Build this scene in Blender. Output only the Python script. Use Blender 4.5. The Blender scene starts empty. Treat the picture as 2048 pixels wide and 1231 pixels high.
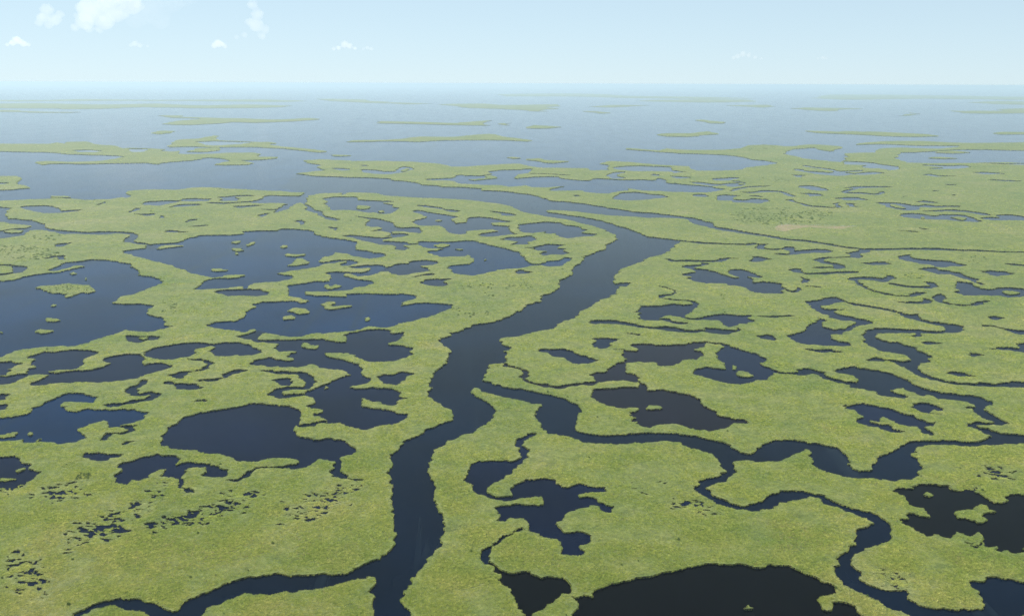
import bpy, bmesh, math, random
import numpy as np
from mathutils import Matrix, Vector
from mathutils.geometry import delaunay_2d_cdt

S = bpy.context.scene
C = S.collection
rng = np.random.default_rng(11)
random.seed(5)

# ---------------------------------------------------------------- camera
CAM_H = 200.0                     # aircraft height over the marsh, metres
F = 2000.0                        # focal length in pixels of the 2048 px wide photograph
PW, PH = 2048.0, 1231.0
HORIZON = 167.0
PITCH = math.atan((PH / 2 - HORIZON) / F)
ROLL = 0.0036
fwd = np.array([0, math.cos(PITCH), -math.sin(PITCH)])
r0 = np.array([1.0, 0, 0]); u0 = np.cross(r0, fwd)
rgt = r0 * math.cos(ROLL) + u0 * math.sin(ROLL)
upv = -r0 * math.sin(ROLL) + u0 * math.cos(ROLL)
cd = bpy.data.cameras.new('camera'); cam = bpy.data.objects.new('camera', cd); C.objects.link(cam)
cd.sensor_fit = 'HORIZONTAL'; cd.sensor_width = 36.0; cd.lens = 36.0 * F / PW
cd.clip_start = 1.0; cd.clip_end = 400000.0
M = Matrix(((rgt[0], upv[0], -fwd[0], 0), (rgt[1], upv[1], -fwd[1], 0), (rgt[2], upv[2], -fwd[2], CAM_H), (0, 0, 0, 1)))
cam.matrix_world = M
S.camera = cam

# ---------------------------------------------------------------- sky, sun, exposure
SUN_EL, SUN_AZ = math.radians(52), math.radians(-48)     # azimuth clockwise from +Y
w = bpy.data.worlds.new('World'); S.world = w; w.use_nodes = True
nt = w.node_tree; nt.nodes.clear()
sky = nt.nodes.new('ShaderNodeTexSky'); sky.sky_type = 'NISHITA'; sky.sun_disc = False
sky.sun_elevation = SUN_EL; sky.sun_rotation = SUN_AZ
sky.altitude = 200; sky.air_density = 0.8; sky.dust_density = 0.0; sky.ozone_density = 1.0
bg = nt.nodes.new('ShaderNodeBackground'); bg.inputs['Strength'].default_value = 0.137
# humid summer air: the sky's colour pulled towards a pale cyan, its brightness evened out a little
even = nt.nodes.new('ShaderNodeGamma'); even.inputs[1].default_value = 0.32
bw = nt.nodes.new('ShaderNodeRGBToBW')
tint = nt.nodes.new('ShaderNodeMix'); tint.data_type = 'RGBA'; tint.blend_type = 'MULTIPLY'
tint.inputs[0].default_value = 1.0; tint.inputs[7].default_value = (0.68, 1.0, 1.17, 1)
soft = nt.nodes.new('ShaderNodeMix'); soft.data_type = 'RGBA'; soft.inputs[0].default_value = 0.32
cast = nt.nodes.new('ShaderNodeMix'); cast.data_type = 'RGBA'; cast.blend_type = 'MULTIPLY'
cast.inputs[0].default_value = 1.0; cast.inputs[7].default_value = (1.36, 1.50, 1.60, 1)
wo = nt.nodes.new('ShaderNodeOutputWorld')
nt.links.new(sky.outputs[0], even.inputs[0]); nt.links.new(even.outputs[0], bw.inputs[0]); nt.links.new(bw.outputs[0], tint.inputs[6])
nt.links.new(even.outputs[0], soft.inputs[6]); nt.links.new(tint.outputs[2], soft.inputs[7]); nt.links.new(soft.outputs[2], cast.inputs[6]); nt.links.new(cast.outputs[2], bg.inputs['Color'])
nt.links.new(bg.outputs[0], wo.inputs['Surface'])
sl = bpy.data.lights.new('sun', 'SUN'); sun = bpy.data.objects.new('sun', sl); C.objects.link(sun)
sl.energy = 5.0; sl.angle = math.radians(0.53); sl.color = (1.0, 0.95, 0.87)
to_sun = Vector((math.sin(SUN_AZ) * math.cos(SUN_EL), math.cos(SUN_AZ) * math.cos(SUN_EL), math.sin(SUN_EL)))
sun.rotation_euler = to_sun.to_track_quat('Z', 'Y').to_euler()
sun.location = to_sun * 500
S.view_settings.view_transform = 'Standard'; S.view_settings.look = 'None'
S.view_settings.exposure = 1.08; S.view_settings.gamma = 1.0
S.view_settings.use_curve_mapping = False
cy = S.cycles
cy.max_bounces = 6; cy.diffuse_bounces = 3; cy.glossy_bounces = 3; cy.transmission_bounces = 4
cy.volume_bounces = 3; cy.transparent_max_bounces = 8; cy.sample_clamp_indirect = 4.0
cy.use_denoising = True; cy.denoising_prefilter = 'NONE'

# ---------------------------------------------------------------- outlines read off the photograph
CROPS = {'a1': (0, 900, 512/1904), 'a2': (512, 900, 512/1904), 'a3': (1024, 900, 512/1904), 'a4': (1536, 900, 512/1904),
 'b1': (0, 650, .25), 'b2': (480, 650, .25), 'b3': (920, 650, .25), 'b4': (1300, 650, .25), 'b5': (1600, 650, 448/2043),
 'c1': (0, 430, 420/2048), 'c2': (380, 430, 420/2048), 'c3': (760, 430, 420/2048), 'c4': (1140, 430, 420/2048),
 'c5': (1440, 430, 340/1674), 'c6': (1708, 430, 340/1674),
 'd1': (0, 260, 360/2048), 'd2': (340, 260, 360/2048), 'd3': (680, 260, 360/2048), 'd4': (1020, 260, 360/2048),
 'd5': (1360, 260, 360/2048), 'd6': (1690, 260, 358/2048),
 'e1': (0, 150, 520/2048), 'e2': (500, 150, 520/2048), 'e3': (1000, 150, 520/2048), 'e4': (1528, 150, 520/2048), 'f': (0, 0, 1)}
DATA = r"""
L0 land||d1 -1800,810 -600,800 0,800 130,795 510,785 540,750 730,745 790,765 1000,790 1200,785 1370,760 1450,765 1470,740 1380,715 1470,690 1600,675 2048,675 d2 160,660 400,650 580,655 700,665 1000,680 1200,690 1520,712 1415,490 1600,470 1750,450 1680,430 1720,400 1580,380 1510,345 1700,330 2048,345 d3 160,350 320,350 600,350 850,355 1050,375 1200,395 1280,415 1500,410 1700,395 2048,380 d4 200,400 350,425 700,430 880,430 930,455 1110,450 1130,420 1110,400 1020,375 1130,350 1300,360 1500,375 1680,390 1850,400 2048,410 d5 100,430 180,460 400,460 700,445 750,430 900,405 1150,375 1000,350 780,330 700,300 560,280 200,265 0,262 d4 1850,255 1680,245 1500,230 1290,215 1300,200 1500,215 1680,230 1750,205 1800,215 2048,225 d5 450,225 630,205 720,175 900,165 1050,175 1150,185 1300,180 1400,165 1530,165 1860,188 1700,240 1620,230 1500,200 1280,212 1180,245 1190,270 1450,330 1700,350 1850,365 1900,300 1880,262 2048,255 d6 340,255 400,210 600,200 1060,215 1320,195 1320,180 1000,175 800,175 450,160 130,170 220,150 450,130 850,122 1100,138 1400,142 2048,135 5200,150 f 3400,700 3000,2300 -1000,2300 -1600,700
W river|wide dark river winding down the middle of the marsh to the bottom edge|a2 850,2400 850,1231 855,1100 880,1010 900,935 900,790 1000,730 1030,670 1040,600 1035,500 1015,420 1000,300 1000,220 1005,130 1020,30 1050,0 b2 1220,1080 1240,1010 1290,950 1340,905 1440,860 1560,805 1680,755 1720,715 1680,670 1600,620 1540,580 1530,520 1520,460 1545,390 1600,330 1650,290 1670,235 1680,190 1610,150 1590,95 1690,75 c3 690,1135 780,1115 890,1080 900,1060 1100,1030 1250,990 1310,945 1390,905 1420,865 1560,830 1590,800 1580,785 1640,760 1700,735 1750,690 1725,660 1740,625 1800,600 1865,570 1860,520 1900,480 1960,440 1990,400 2048,385 c4 50,490 150,405 280,345 340,330 370,295 400,275 460,235 440,190 380,165 300,130 200,100 100,80 0,45 d4 560,1000 400,980 300,960 200,945 100,900 50,860 0,860 d3 1980,865 1800,830 1500,795 1100,770 850,765 560,745 480,730 400,715 140,705 0,735 d2 2000,710 1700,715 1580,735 1480,740 1520,712 1300,640 1400,560 1415,490 1600,520 2048,530 d3 400,545 580,550 600,570 760,580 890,605 900,620 1060,625 1150,640 1350,640 1560,655 1650,680 1850,690 2048,715 d4 0,705 200,725 320,760 440,790 600,805 850,830 1000,860 1190,895 1400,925 1650,940 1850,965 2048,990 d5 150,995 280,1035 380,1050 330,1075 320,1095 230,1085 130,1055 60,1010 0,1000 d4 1900,1000 1750,995 1550,995 1400,980 1200,970 1000,960 850,940 700,920 560,905 410,905 450,935 600,960 800,985 900,1005 1050,1035 1200,1070 1400,1130 c4 520,100 640,155 700,180 740,210 900,222 1060,238 1080,250 1020,290 980,320 900,370 740,410 700,440 600,480 490,515 480,545 420,585 415,620 430,660 590,648 550,690 480,690 455,730 445,765 300,810 200,880 60,960 0,1010 c3 1950,950 1870,1000 1720,1050 1735,1065 1690,1100 1530,1125 1450,1150 1250,1185 1165,1200 b3 315,105 340,150 430,180 420,190 350,200 390,220 360,250 380,265 355,300 250,305 230,350 195,390 175,430 70,510 b2 1850,540 1900,570 1980,600 2030,640 2040,690 2020,735 1950,790 1860,850 1760,880 1650,920 1550,1000 1510,1070 1525,1100 a2 1300,160 1305,260 1330,340 1350,430 1375,500 1385,590 1370,620 1365,690 1340,745 1260,810 1200,890 1150,960 1100,1030 1075,1105 1110,1160 1105,1231 1105,2400
W creek|dark creek branching left off the river along the bottom edge|a2 1000,735 900,790 760,860 640,900 560,905 430,925 320,910 200,905 100,910 0,935 a1 1800,950 1700,980 1600,1020 1480,1060 1400,1100 1320,1170 1270,1190 1180,1165 1100,1130 1010,1100 900,1095 800,1115 650,1150 520,1231 350,1330 -400,1700 -300,1850 400,1370 580,1231 700,1165 820,1140 900,1145 980,1175 1060,1205 1130,1240 1250,1270 1350,1270 1500,1231 1560,1150 1680,1110 1800,1060 a2 0,1055 130,1050 200,1035 420,1025 560,995 700,960 780,940 900,935 1000,860
W creek|wide creek leaving the river at its narrow spit and winding to the right edge|b3 100,400 180,430 300,465 400,495 520,515 640,530 740,550 820,580 890,600 960,650 970,690 945,745 920,800 940,840 990,865 1100,870 1300,865 1500,855 1700,852 b4 260,860 400,880 520,910 620,945 700,985 780,1020 840,1020 880,985 930,940 1000,910 1070,905 1200,915 1350,935 1480,970 1540,1000 1570,1050 1580,1100 1620,1140 1690,1165 1760,1150 1770,1090 1830,1035 1980,975 b5 1000,1060 1100,1045 1300,1030 1500,1045 1640,1045 1700,1020 1750,995 1800,965 1850,970 1960,975 2043,990 2600,1010 2600,1050 2043,1060 1700,1080 1500,1085 1300,1075 1160,1085 1080,1110 1040,1170 1065,1231 a4 1130,100 1100,170 1050,205 940,218 800,212 650,195 500,165 420,145 345,95 340,60 310,10 b4 1270,990 1230,980 1180,995 1150,1020 1100,1050 1000,1080 800,1075 650,1080 605,1150 590,1120 550,1060 500,1020 400,995 300,965 220,920 b3 1650,915 1560,925 1400,935 1150,938 1000,925 920,900 850,880 715,860 680,820 630,765 610,710 640,665 670,620 550,605 400,580 250,545 130,495 90,490 60,505
W creek|looping creek that bends twice on its way to the bottom right corner|b4 560,1065 590,1120 605,1160 a3 1580,155 1480,195 1400,225 1375,260 1390,295 1440,330 1520,370 1600,400 1700,425 1800,435 1904,425 a4 80,405 180,370 260,330 330,330 380,345 440,380 520,420 600,450 720,500 775,530 740,555 670,570 640,610 640,660 600,700 540,745 490,810 470,860 500,930 560,990 650,1040 760,1090 860,1140 960,1180 1070,1231 1300,1330 2500,1400 2500,990 1904,960 1800,940 1700,930 1600,930 1560,960 1510,965 1510,990 1560,1030 1550,1060 1600,1075 1625,1100 1590,1140 1620,1150 1500,1165 1400,1180 1280,1165 1150,1150 1080,1120 1030,1080 1025,1030 930,1020 880,1025 800,1010 720,985 660,950 625,870 610,810 640,760 680,720 740,705 820,680 880,630 915,575 890,530 840,490 780,460 640,425 560,400 500,370 420,325 330,300 200,285 100,295 0,320 a3 1850,355 1790,390 1740,400 1640,380 1560,345 1480,310 1450,270 1480,240 1580,210 1640,170 1660,140 1640,85 b4 640,1075
L land||a4 1840,1260 1860,1215 1930,1215 1990,1260
W creek|creek widening into open pools between the two right-hand lake ponds|b4 970,345 1060,370 1160,372 1170,352 1240,335 1310,345 b5 210,425 240,455 350,490 470,515 540,500 555,480 500,450 400,435 330,425 310,400 420,380 500,370 600,390 700,400 820,430 900,460 980,490 1040,530 1150,570 1300,605 1500,625 1640,640 1680,665 1770,690 1770,715 1700,720 1690,760 1720,800 1800,840 1890,880 1850,905 1660,900 1620,910 1640,925 1760,950 1850,970 1760,1000 1700,970 1620,935 1550,910 1560,885 1640,875 1760,885 1740,860 1660,830 1600,790 1570,760 1520,745 1600,735 1605,715 1540,695 1430,680 1280,665 1230,650 1180,625 1090,630 1000,600 950,575 930,560 880,570 810,575 840,600 900,615 990,645 960,658 850,640 740,630 690,600 680,590 640,590 600,575 480,570 460,545 400,525 300,495 200,475 130,430 60,435 0,440 b4 1170,385 1060,385 980,370
W creek|double-bend creek meandering from mid right to the right edge|b5 2600,490 2043,505 1960,505 1800,520 1660,510 1600,525 1450,520 1350,500 1250,475 1150,440 1080,400 1040,380 1110,345 1170,325 1200,290 1180,265 1100,240 1040,220 1080,200 1000,175 900,150 800,145 720,120 680,95 690,65 760,65 900,65 1050,60 1200,68 1400,60 1460,55 1480,20 c6 1060,1080 1000,1070 880,1055 760,1040 640,1020 610,990 630,965 560,968 500,960 430,945 370,925 280,910 150,885 0,860 c5 1250,840 1180,815 1250,858 c6 0,878 130,900 250,920 350,935 400,950 470,985 540,1010 620,1030 700,1048 780,1070 880,1090 925,1110 900,1130 800,1135 500,1110 300,1100 200,1105 130,1125 100,1165 b5 585,100 600,150 660,185 730,230 830,245 950,255 1000,280 1040,310 960,318 850,310 760,300 680,288 640,290 625,305 585,310 640,318 730,325 780,315 850,325 900,355 960,385 1020,420 1100,455 1200,485 1300,510 1400,530 1550,540 1700,550 1750,560 1900,555 2043,553 2600,560
W creek||b5 1060,55 1090,55 1095,95 1060,105 1010,95 1050,88
W canal|straight narrow canal running on from the river's upper bend to the right edge|d5 230,1040 320,1060 380,1055 340,1085 c5 0,122 150,140 300,165 450,190 600,220 700,235 850,245 1000,262 1150,285 1280,310 1420,325 c6 500,320 700,318 900,325 1100,337 1350,350 1674,362 2600,390 2600,398 1674,372 1350,360 1100,348 900,340 700,336 500,335 200,342 c5 1500,337 1280,322 1150,300 1000,278 850,258 700,248 600,240 450,210 300,188 150,160 0,140 d5 300,1100
W creek|small creek looping off the river past the spit to a brown pond|b3 340,300 420,320 500,335 550,360 545,385 525,420 570,455 640,465 700,460 740,475 800,470 870,460 980,455 1090,440 1100,415 1080,400 1040,385 1120,370 1180,365 1210,330 1280,290 1330,265 1280,230 1300,210 1290,190 1200,185 1300,185 1400,200 1430,210 1410,175 1375,150 1450,140 1600,148 1750,148 1850,130 1980,125 1970,150 1920,170 1860,190 1930,205 1950,235 1900,262 1800,265 1740,300 1690,325 1600,325 1590,300 1520,295 1420,290 1340,295 1310,330 1320,365 1400,390 1440,425 1455,455 1440,450 1400,450 1320,435 1240,430 1150,445 1080,465 960,475 880,480 760,495 680,490 600,470 540,455 490,425 475,405 500,360 490,345 440,335 345,320
W pond|broad brown pond with one small islet above the wide creek|b3 1060,500 1100,500 1150,505 1250,485 1350,480 1430,488 1440,450 1500,470 1505,510 1640,512 1750,530 1850,555 1910,590 1940,630 2000,660 2040,690 b4 560,720 640,740 740,748 775,765 740,775 660,775 600,800 570,825 480,830 400,820 300,810 260,790 200,785 b3 1700,785 1600,785 1540,800 1500,805 1440,790 1430,760 1370,755 1410,730 1340,715 1350,690 1430,675 1430,660 1360,650 1300,655 1220,635 1150,625 1100,585 1060,570 1055,530 1070,515
I islet|low reed islet alone in the broad brown pond above the wide creek|b3 1490,655 1530,630 1620,635 1630,655 1580,665 1520,668
W pond|slim wedge pond on the marsh right of the river's middle reach|b3 630,190 700,182 800,185 880,195 930,220 1000,240 1060,255 1090,275 1040,300 1000,295 960,308 900,300 860,275 840,255 780,245 740,240 710,215 660,210
W pond||b3 1055,105 1100,92 1180,97 1275,105 1240,115 1200,130 1200,155 1150,180 1100,180 1060,165 1085,140 1080,115
W pond||b3 1325,60 1370,60 1450,68 1440,80 1390,72
W pond|crooked pond with two small islets joined to the creek right of it|b4 440,130 580,130 640,150 700,185 830,215 870,240 935,265 895,290 910,320 980,340 1010,370 990,385 950,400 940,430 850,430 810,450 720,465 640,460 580,440 500,425 430,405 370,390 350,365 390,335 470,325 560,345 605,345 590,300 560,265 530,220 550,185 595,165 560,145 450,140
I islet|round tuft of reeds above the oblong islet in the crooked pond|b4 640,325 660,315 685,325 670,345 645,345
I islet|oblong reed islet below the round tuft in the crooked pond|b4 670,375 700,362 800,370 815,395 760,405 690,390
W pond|branching dark pond right of the river near the bottom|b3 70,1100 150,1075 260,1068 330,1080 380,1085 440,1075 480,1040 470,1010 445,970 450,910 490,880 570,860 640,858 560,885 550,905 500,910 495,950 525,1030 480,1070 450,1110 390,1135 370,1190 a2 1840,190 1760,240 1710,280 1710,310 1760,335 1850,340 a3 0,325 20,300 10,270 60,235 130,212 220,205 300,215 345,245 380,262 500,255 520,245 600,260 700,268 710,295 620,300 560,305 490,315 500,335 600,360 690,390 740,415 740,455 690,450 660,430 640,410 580,400 520,425 450,440 370,470 360,500 335,545 380,580 400,600 500,598 580,610 620,635 600,680 540,705 510,765 450,765 360,755 385,700 380,660 350,635 280,630 225,630 160,605 150,580 110,520 60,495 0,490 a2 1880,480 1830,515 1780,510 1820,470 1800,430 1790,420 1850,405 1904,390 a3 50,395 150,400 200,410 275,395 270,370 235,342 150,345 50,350 0,355 a2 1850,365 1740,355 1680,320 1620,300 1600,250 1565,205 1590,160 1580,95
W creek||a3 150,600 100,590 40,598 0,630 a2 1880,645 1840,670 1750,690 1740,700 1745,740 1740,825 1720,830 1695,800 1680,745 1690,710 1740,690 1850,650 1890,625 a3 20,590 60,580
W pond|black pond at the bottom edge between the river and the big pond|a2 1735,820 1800,855 1860,890 1904,900 a3 40,900 65,880 150,885 210,910 240,940 300,920 370,930 410,965 440,1010 425,1050 370,1050 320,1060 280,1100 250,1150 150,1210 130,1231 100,1500 60,1500 75,1231 70,1160 20,1135 a2 1904,1120 1890,1010 1820,955 1840,910 1780,870 1725,835
W pond|large black pond cut off by the bottom edge|a3 430,1065 480,1080 540,1055 590,1075 620,1035 680,1000 770,990 870,960 950,945 1100,935 1170,905 1260,880 1350,855 1450,835 1600,840 1740,845 1860,860 1904,845 a4 130,850 240,890 330,930 430,985 490,1005 500,1050 460,1075 420,1075 400,1095 370,1105 390,1150 430,1185 480,1180 485,1130 580,1130 640,1150 650,1190 720,1220 750,1231 800,1550 a3 500,1550 450,1231 430,1190 480,1160 460,1110
I islet|tiny tuft of reeds alone in the large black pond at the bottom edge|a3 1712,1168 1750,1122 1798,1170 1770,1188
W pond|black pond with ragged shores at the right edge above the corner|a4 920,305 980,275 1050,275 1100,245 1200,238 1290,245 1335,240 1350,275 1400,285 1450,270 1510,280 1560,300 1600,350 1640,380 1720,385 1790,378 1765,350 1830,320 1904,320 2500,300 2500,740 1904,720 1850,720 1900,740 1840,765 1780,730 1700,745 1680,690 1600,700 1590,665 1630,650 1600,605 1540,595 1480,625 1400,595 1370,630 1300,640 1260,605 1180,625 1110,600 1080,570 1000,545 960,500 1010,490 1010,445 1100,475 1190,495 1190,440 1160,405 1070,405 1010,380 1030,365 1020,330 960,320
I islet|small oval reed islet in the upper part of the ragged black pond|a4 1145,315 1180,298 1220,320 1190,330
I islet|large crab-shaped reed islet in the middle of the ragged black pond|a4 1360,460 1390,450 1430,440 1520,440 1560,400 1610,395 1640,440 1690,450 1640,470 1580,485 1625,510 1600,545 1540,520 1460,490 1400,490
W pond|long dark pond with a hooked lower arm above the wide creek's right end|b5 390,750 470,725 580,705 700,720 850,755 950,790 1050,820 1130,850 1180,880 1250,880 1210,905 1140,915 1120,930 1090,910 1000,910 960,890 900,890 830,850 780,830 730,840 720,865 660,855 620,870 700,890 760,890 810,890 830,925 870,940 940,950 900,970 820,965 750,945 700,910 590,900 520,870 500,845 600,840 550,800 520,770 440,755
S 4 creek||b5 1115,920 1150,950 1190,990
W pond||b5 1015,735 1070,705 1150,695 1230,710 1300,750 1310,770 1260,770 1240,750 1190,765 1180,780 1210,795 1310,795 1150,790 1110,770 1080,750
W pond||b5 1310,430 1370,415 1480,420 1530,435 1605,460 1560,455 1480,460 1390,445
W pond||b5 1135,155 1170,140 1240,145 1300,160 1230,165 1170,175
W pond||b5 1540,265 1570,250 1680,262 1620,270 1570,282
W pond||b5 1710,215 1800,195 1900,195 2000,210 2010,190 1980,165 2043,155 2400,150 2400,260 2043,245 1980,235 1880,215
W pond||b5 1780,10 1900,25 1980,40 2043,45 2400,60 2400,80 2043,78 1950,65 1880,40
W pond||b5 65,215 120,212 200,215 300,212 380,235 330,245 290,235 240,245 150,235 100,225
W pond|pond with a long curved peninsula left of the double-bend creek|c5 840,848 960,830 1030,822 1035,805 1100,800 1180,800 1180,820 1260,845 1200,855 1130,860 1100,885 1010,880 1000,895 1050,915 1140,918 1220,922 1300,938 1330,935 1200,925 1125,940 1150,965 1250,985 1330,1005 1430,1020 1500,1045 1440,1065 1380,1080 1300,1110 1240,1135 1190,1145 1210,1165 1100,1175 1080,1190 1130,1231 b4 1480,120 1560,130 1640,150 1560,165 1480,155 1330,150 1250,150 1190,140 1150,110 1120,80 c5 700,1180 760,1155 830,1140 860,1110 845,1085 900,1050 965,1020 960,1000 1050,1025 1000,1045 960,1065 1020,1095 1100,1115 1230,1110 1280,1080 1330,1050 1280,1035 1180,1030 1100,1005 1050,980 1000,970 960,940 920,905 880,870
W pond||b4 855,75 900,75 940,68 970,80 1000,85 990,105 1000,118 950,108 890,100
W creek|long slim creek pond right of the river's middle reach|c4 180,1045 220,1018 300,1015 380,1015 480,1025 580,1040 660,1060 730,1080 830,1085 960,1080 1060,1090 1120,1115 1220,1115 1310,1115 1310,1090 1400,1090 1500,1100 1620,1115 1640,1090 1660,1118 1590,1130 1540,1150 1400,1145 1310,1130 1150,1140 1050,1135 960,1125 880,1105 780,1105 700,1095 620,1075 520,1065 430,1055 330,1050 240,1055
W pond|twisting pond fed by a zigzag creek right of the river|c4 630,935 680,905 680,885 800,880 900,875 1000,855 1100,865 1170,865 1185,840 1160,830 1000,822 900,810 850,795 850,780 920,770 970,765 1010,750 960,720 900,695 850,682 920,690 1000,735 1015,755 980,775 920,785 900,800 1000,815 1150,822 1220,835 1250,865 1220,905 1150,945 1115,980 1130,995 1200,1000 1300,990 1400,970 1500,955 1650,965 1760,970 1730,990 1790,1015 1800,1025 1730,1045 1620,1065 1540,1080 1490,1060 1480,1030 1430,1015 1300,1010 1180,1015 1110,1000 1080,990 1000,975 920,968 850,990 860,1000 960,1005 1000,1020 1060,1030 1160,1040 1100,1060 1050,1055 970,1025 850,1015 770,1018 660,995 700,980 660,960 690,940
W creek||c5 350,985 480,990 600,985 680,975 760,980 680,992 480,1000
W pond|ragged pond of two lobes in the marsh beyond the river bend|c4 1100,575 1160,558 1240,545 1220,525 1150,510 1080,495 1110,482 1280,480 1290,460 1350,465 1340,480 1250,490 1200,505 1300,520 1400,545 1500,580 1600,605 1690,615 1620,590 1560,570 1540,540 1560,525 1680,528 1760,550 1890,600 1850,610 1790,600 1730,598 1790,620 1790,655 1850,650 1900,640 1980,650 2048,660 c5 600,690 660,715 600,740 640,760 540,765 450,765 370,755 320,740 290,715 200,695 100,690 c4 1530,665 1430,660 1300,655 1200,630 1150,605 1180,595
S 8 creek||c4 1060,242 1200,255 1280,265 1360,272 1440,275 1700,285 1800,275 1880,280 1840,305 1870,325 1960,330 c5 520,335 620,330
S 8 creek||c4 930,420 980,438 1100,438 1280,446 1440,446 1480,432 1560,418 1630,420
S 9 creek||c5 780,520 720,535 760,555 850,572 1000,572 1150,560 1350,552
S 6 creek||c5 670,728 720,748 790,738
S 6 creek||c5 850,698 1000,703
W pond||c5 610,325 650,305 720,308 740,325 720,348 800,340 950,330 1050,330 1130,350 1090,365 950,370 850,375 780,385 700,390 600,390 540,375 600,375 680,380 720,370 700,350 640,345
W pond||c5 310,405 400,403 450,420 510,428 440,440 380,450 315,460
W pond||c5 800,655 820,630 790,605 770,600 850,625 885,632 860,660 830,672
W pond||c5 755,705 800,715 820,735 770,740
W creek|S-shaped creek dropping from the straight canal|c5 1500,332 1450,360 1390,370 1430,400 1400,420 1300,415 1150,415 1050,420 1000,435 1030,450 1100,465 1180,480 1225,505 1190,525 1140,525 1120,515 1000,522 900,515 1000,510 1130,505 1080,480 1000,470 930,450 920,435 960,420 1050,412 1200,410 1320,405 1310,385 1270,370 1300,350 1390,345 1400,325
W pond||c6 450,410 490,390 550,385 530,400 600,420 700,435 820,445 950,445 1000,460 1100,492 1040,498 950,500 910,515 830,510 800,490 720,480 600,460 520,440 470,432
W pond||c6 645,530 720,515 800,510 830,520 850,540 950,545 1050,560 1090,590 1150,610 1215,630 1190,655 1270,675 1250,685 1190,668 1150,645 1100,620 1000,590 900,575 830,580 770,560 730,545
W pond|pond wrapped round a slim islet at the right edge|c6 990,650 1050,648 1120,660 1180,690 1250,715 1330,725 1420,715 1500,708 1600,712 1674,720 2000,730 2000,790 1674,790 1600,800 1500,805 1440,785 1350,785 1250,780 1150,785 1080,785 1010,760 1050,740 1010,720 1000,690
I islet|slim islet ringed by pond water at the right edge|c6 1450,750 1500,735 1600,745 1660,765 1560,778 1490,770
W pond||c6 1255,548 1320,540 1450,545 1550,570 1480,580 1400,595 1330,575
W pond||c6 1450,465 1520,468 1620,475 1674,480 1900,490 1900,500 1674,495 1560,485
W pond||c6 60,465 170,465 200,455 330,458 380,472 340,482 250,485 180,482
W creek||c5 1240,625 1300,605 1400,600 1500,605 1600,615 c6 310,610 320,580 370,590 405,615 370,640 290,655 200,640 100,625 20,625 40,650 100,690 200,730 300,760 400,785 500,790 570,790 590,765 650,755 690,750 660,790 600,800 450,795 350,790 200,745 100,705 20,665 c5 1310,640 1260,635
W creek||c6 780,815 810,765 850,770 900,795 880,845 980,870 1080,882 1180,880 1230,850 1350,838 1280,870 1200,885 1080,892 950,875 860,855 800,835
S 7 creek||c6 340,665 450,688 600,706 730,710 800,695 740,660 690,650
S 7 creek||c6 430,845 600,857 700,850 735,840 705,820
W pond||c6 1330,1000 1400,992 1500,1005 1440,1015 1410,1028 1370,1015
S 8 creek||c6 1240,1078 1400,1092
W pond|ragged pond in the lower left corner region, cut by the left edge|a1 -600,25 0,35 100,35 140,55 180,80 215,95 210,120 260,140 310,155 270,185 240,205 190,235 120,250 60,265 0,275 -600,290
I islet|thin reed islet in the ragged pond at the left edge, lower left|a1 110,148 150,125 205,130 180,147 130,160
L land||a1 -600,195 60,200 120,205 110,215 40,222 -600,225
W pond||a1 620,12 680,5 760,10 820,18 890,22 895,45 860,40 800,50 770,68 700,62 640,42
W pond|many-armed dark pond just below the large oval pond|a1 860,180 920,150 945,125 890,110 920,80 990,70 1050,45 1140,25 1250,32 1330,55 1320,80 1300,95 1360,85 1440,82 1500,92 1600,108 1640,130 1690,150 1660,190 1600,195 1530,185 1510,155 1530,120 1450,120 1395,120 1350,140 1385,150 1370,190 1350,230 1330,260 1320,230 1330,200 1290,180 1240,190 1210,175 1220,150 1250,130 1190,135 1140,160 1100,190 1050,210 990,200 985,240 930,235 890,220 900,205 870,195
S 1.6 creek||a1 1330,255 1380,275 1420,290 1455,305
W creek||a1 1690,208 1750,205 1820,175 1870,145 1904,120 a2 60,115 150,110 230,105 300,90 330,110 270,120 150,118 40,122 0,140 a1 1860,185 1800,212 1730,220
W pond|large oval dark pond left of the river|b1 1290,880 1340,830 1400,790 1460,745 1480,720 1600,690 1750,665 1850,655 1950,630 2048,615 b2 60,625 180,620 300,635 400,645 470,670 500,710 490,745 465,785 430,820 415,830 430,860 500,880 560,895 600,910 700,900 780,910 830,930 880,945 900,970 915,990 900,1020 860,1030 800,1045 790,1070 740,1065 600,1065 560,1110 480,1130 420,1135 440,1105 475,1085 470,1065 400,1050 300,1050 200,1065 100,1080 0,1085 b1 1900,1075 1840,1050 1790,1020 1700,1020 1600,1010 1580,990 1520,985 1450,1000 1400,985 1350,965 1300,950 1285,935 1300,910
W creek||b2 465,790 560,770 680,750 680,765 560,790 480,810
S 2.2 creek||a2 605,60 622,110 600,150 640,180 690,205 800,215
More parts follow.
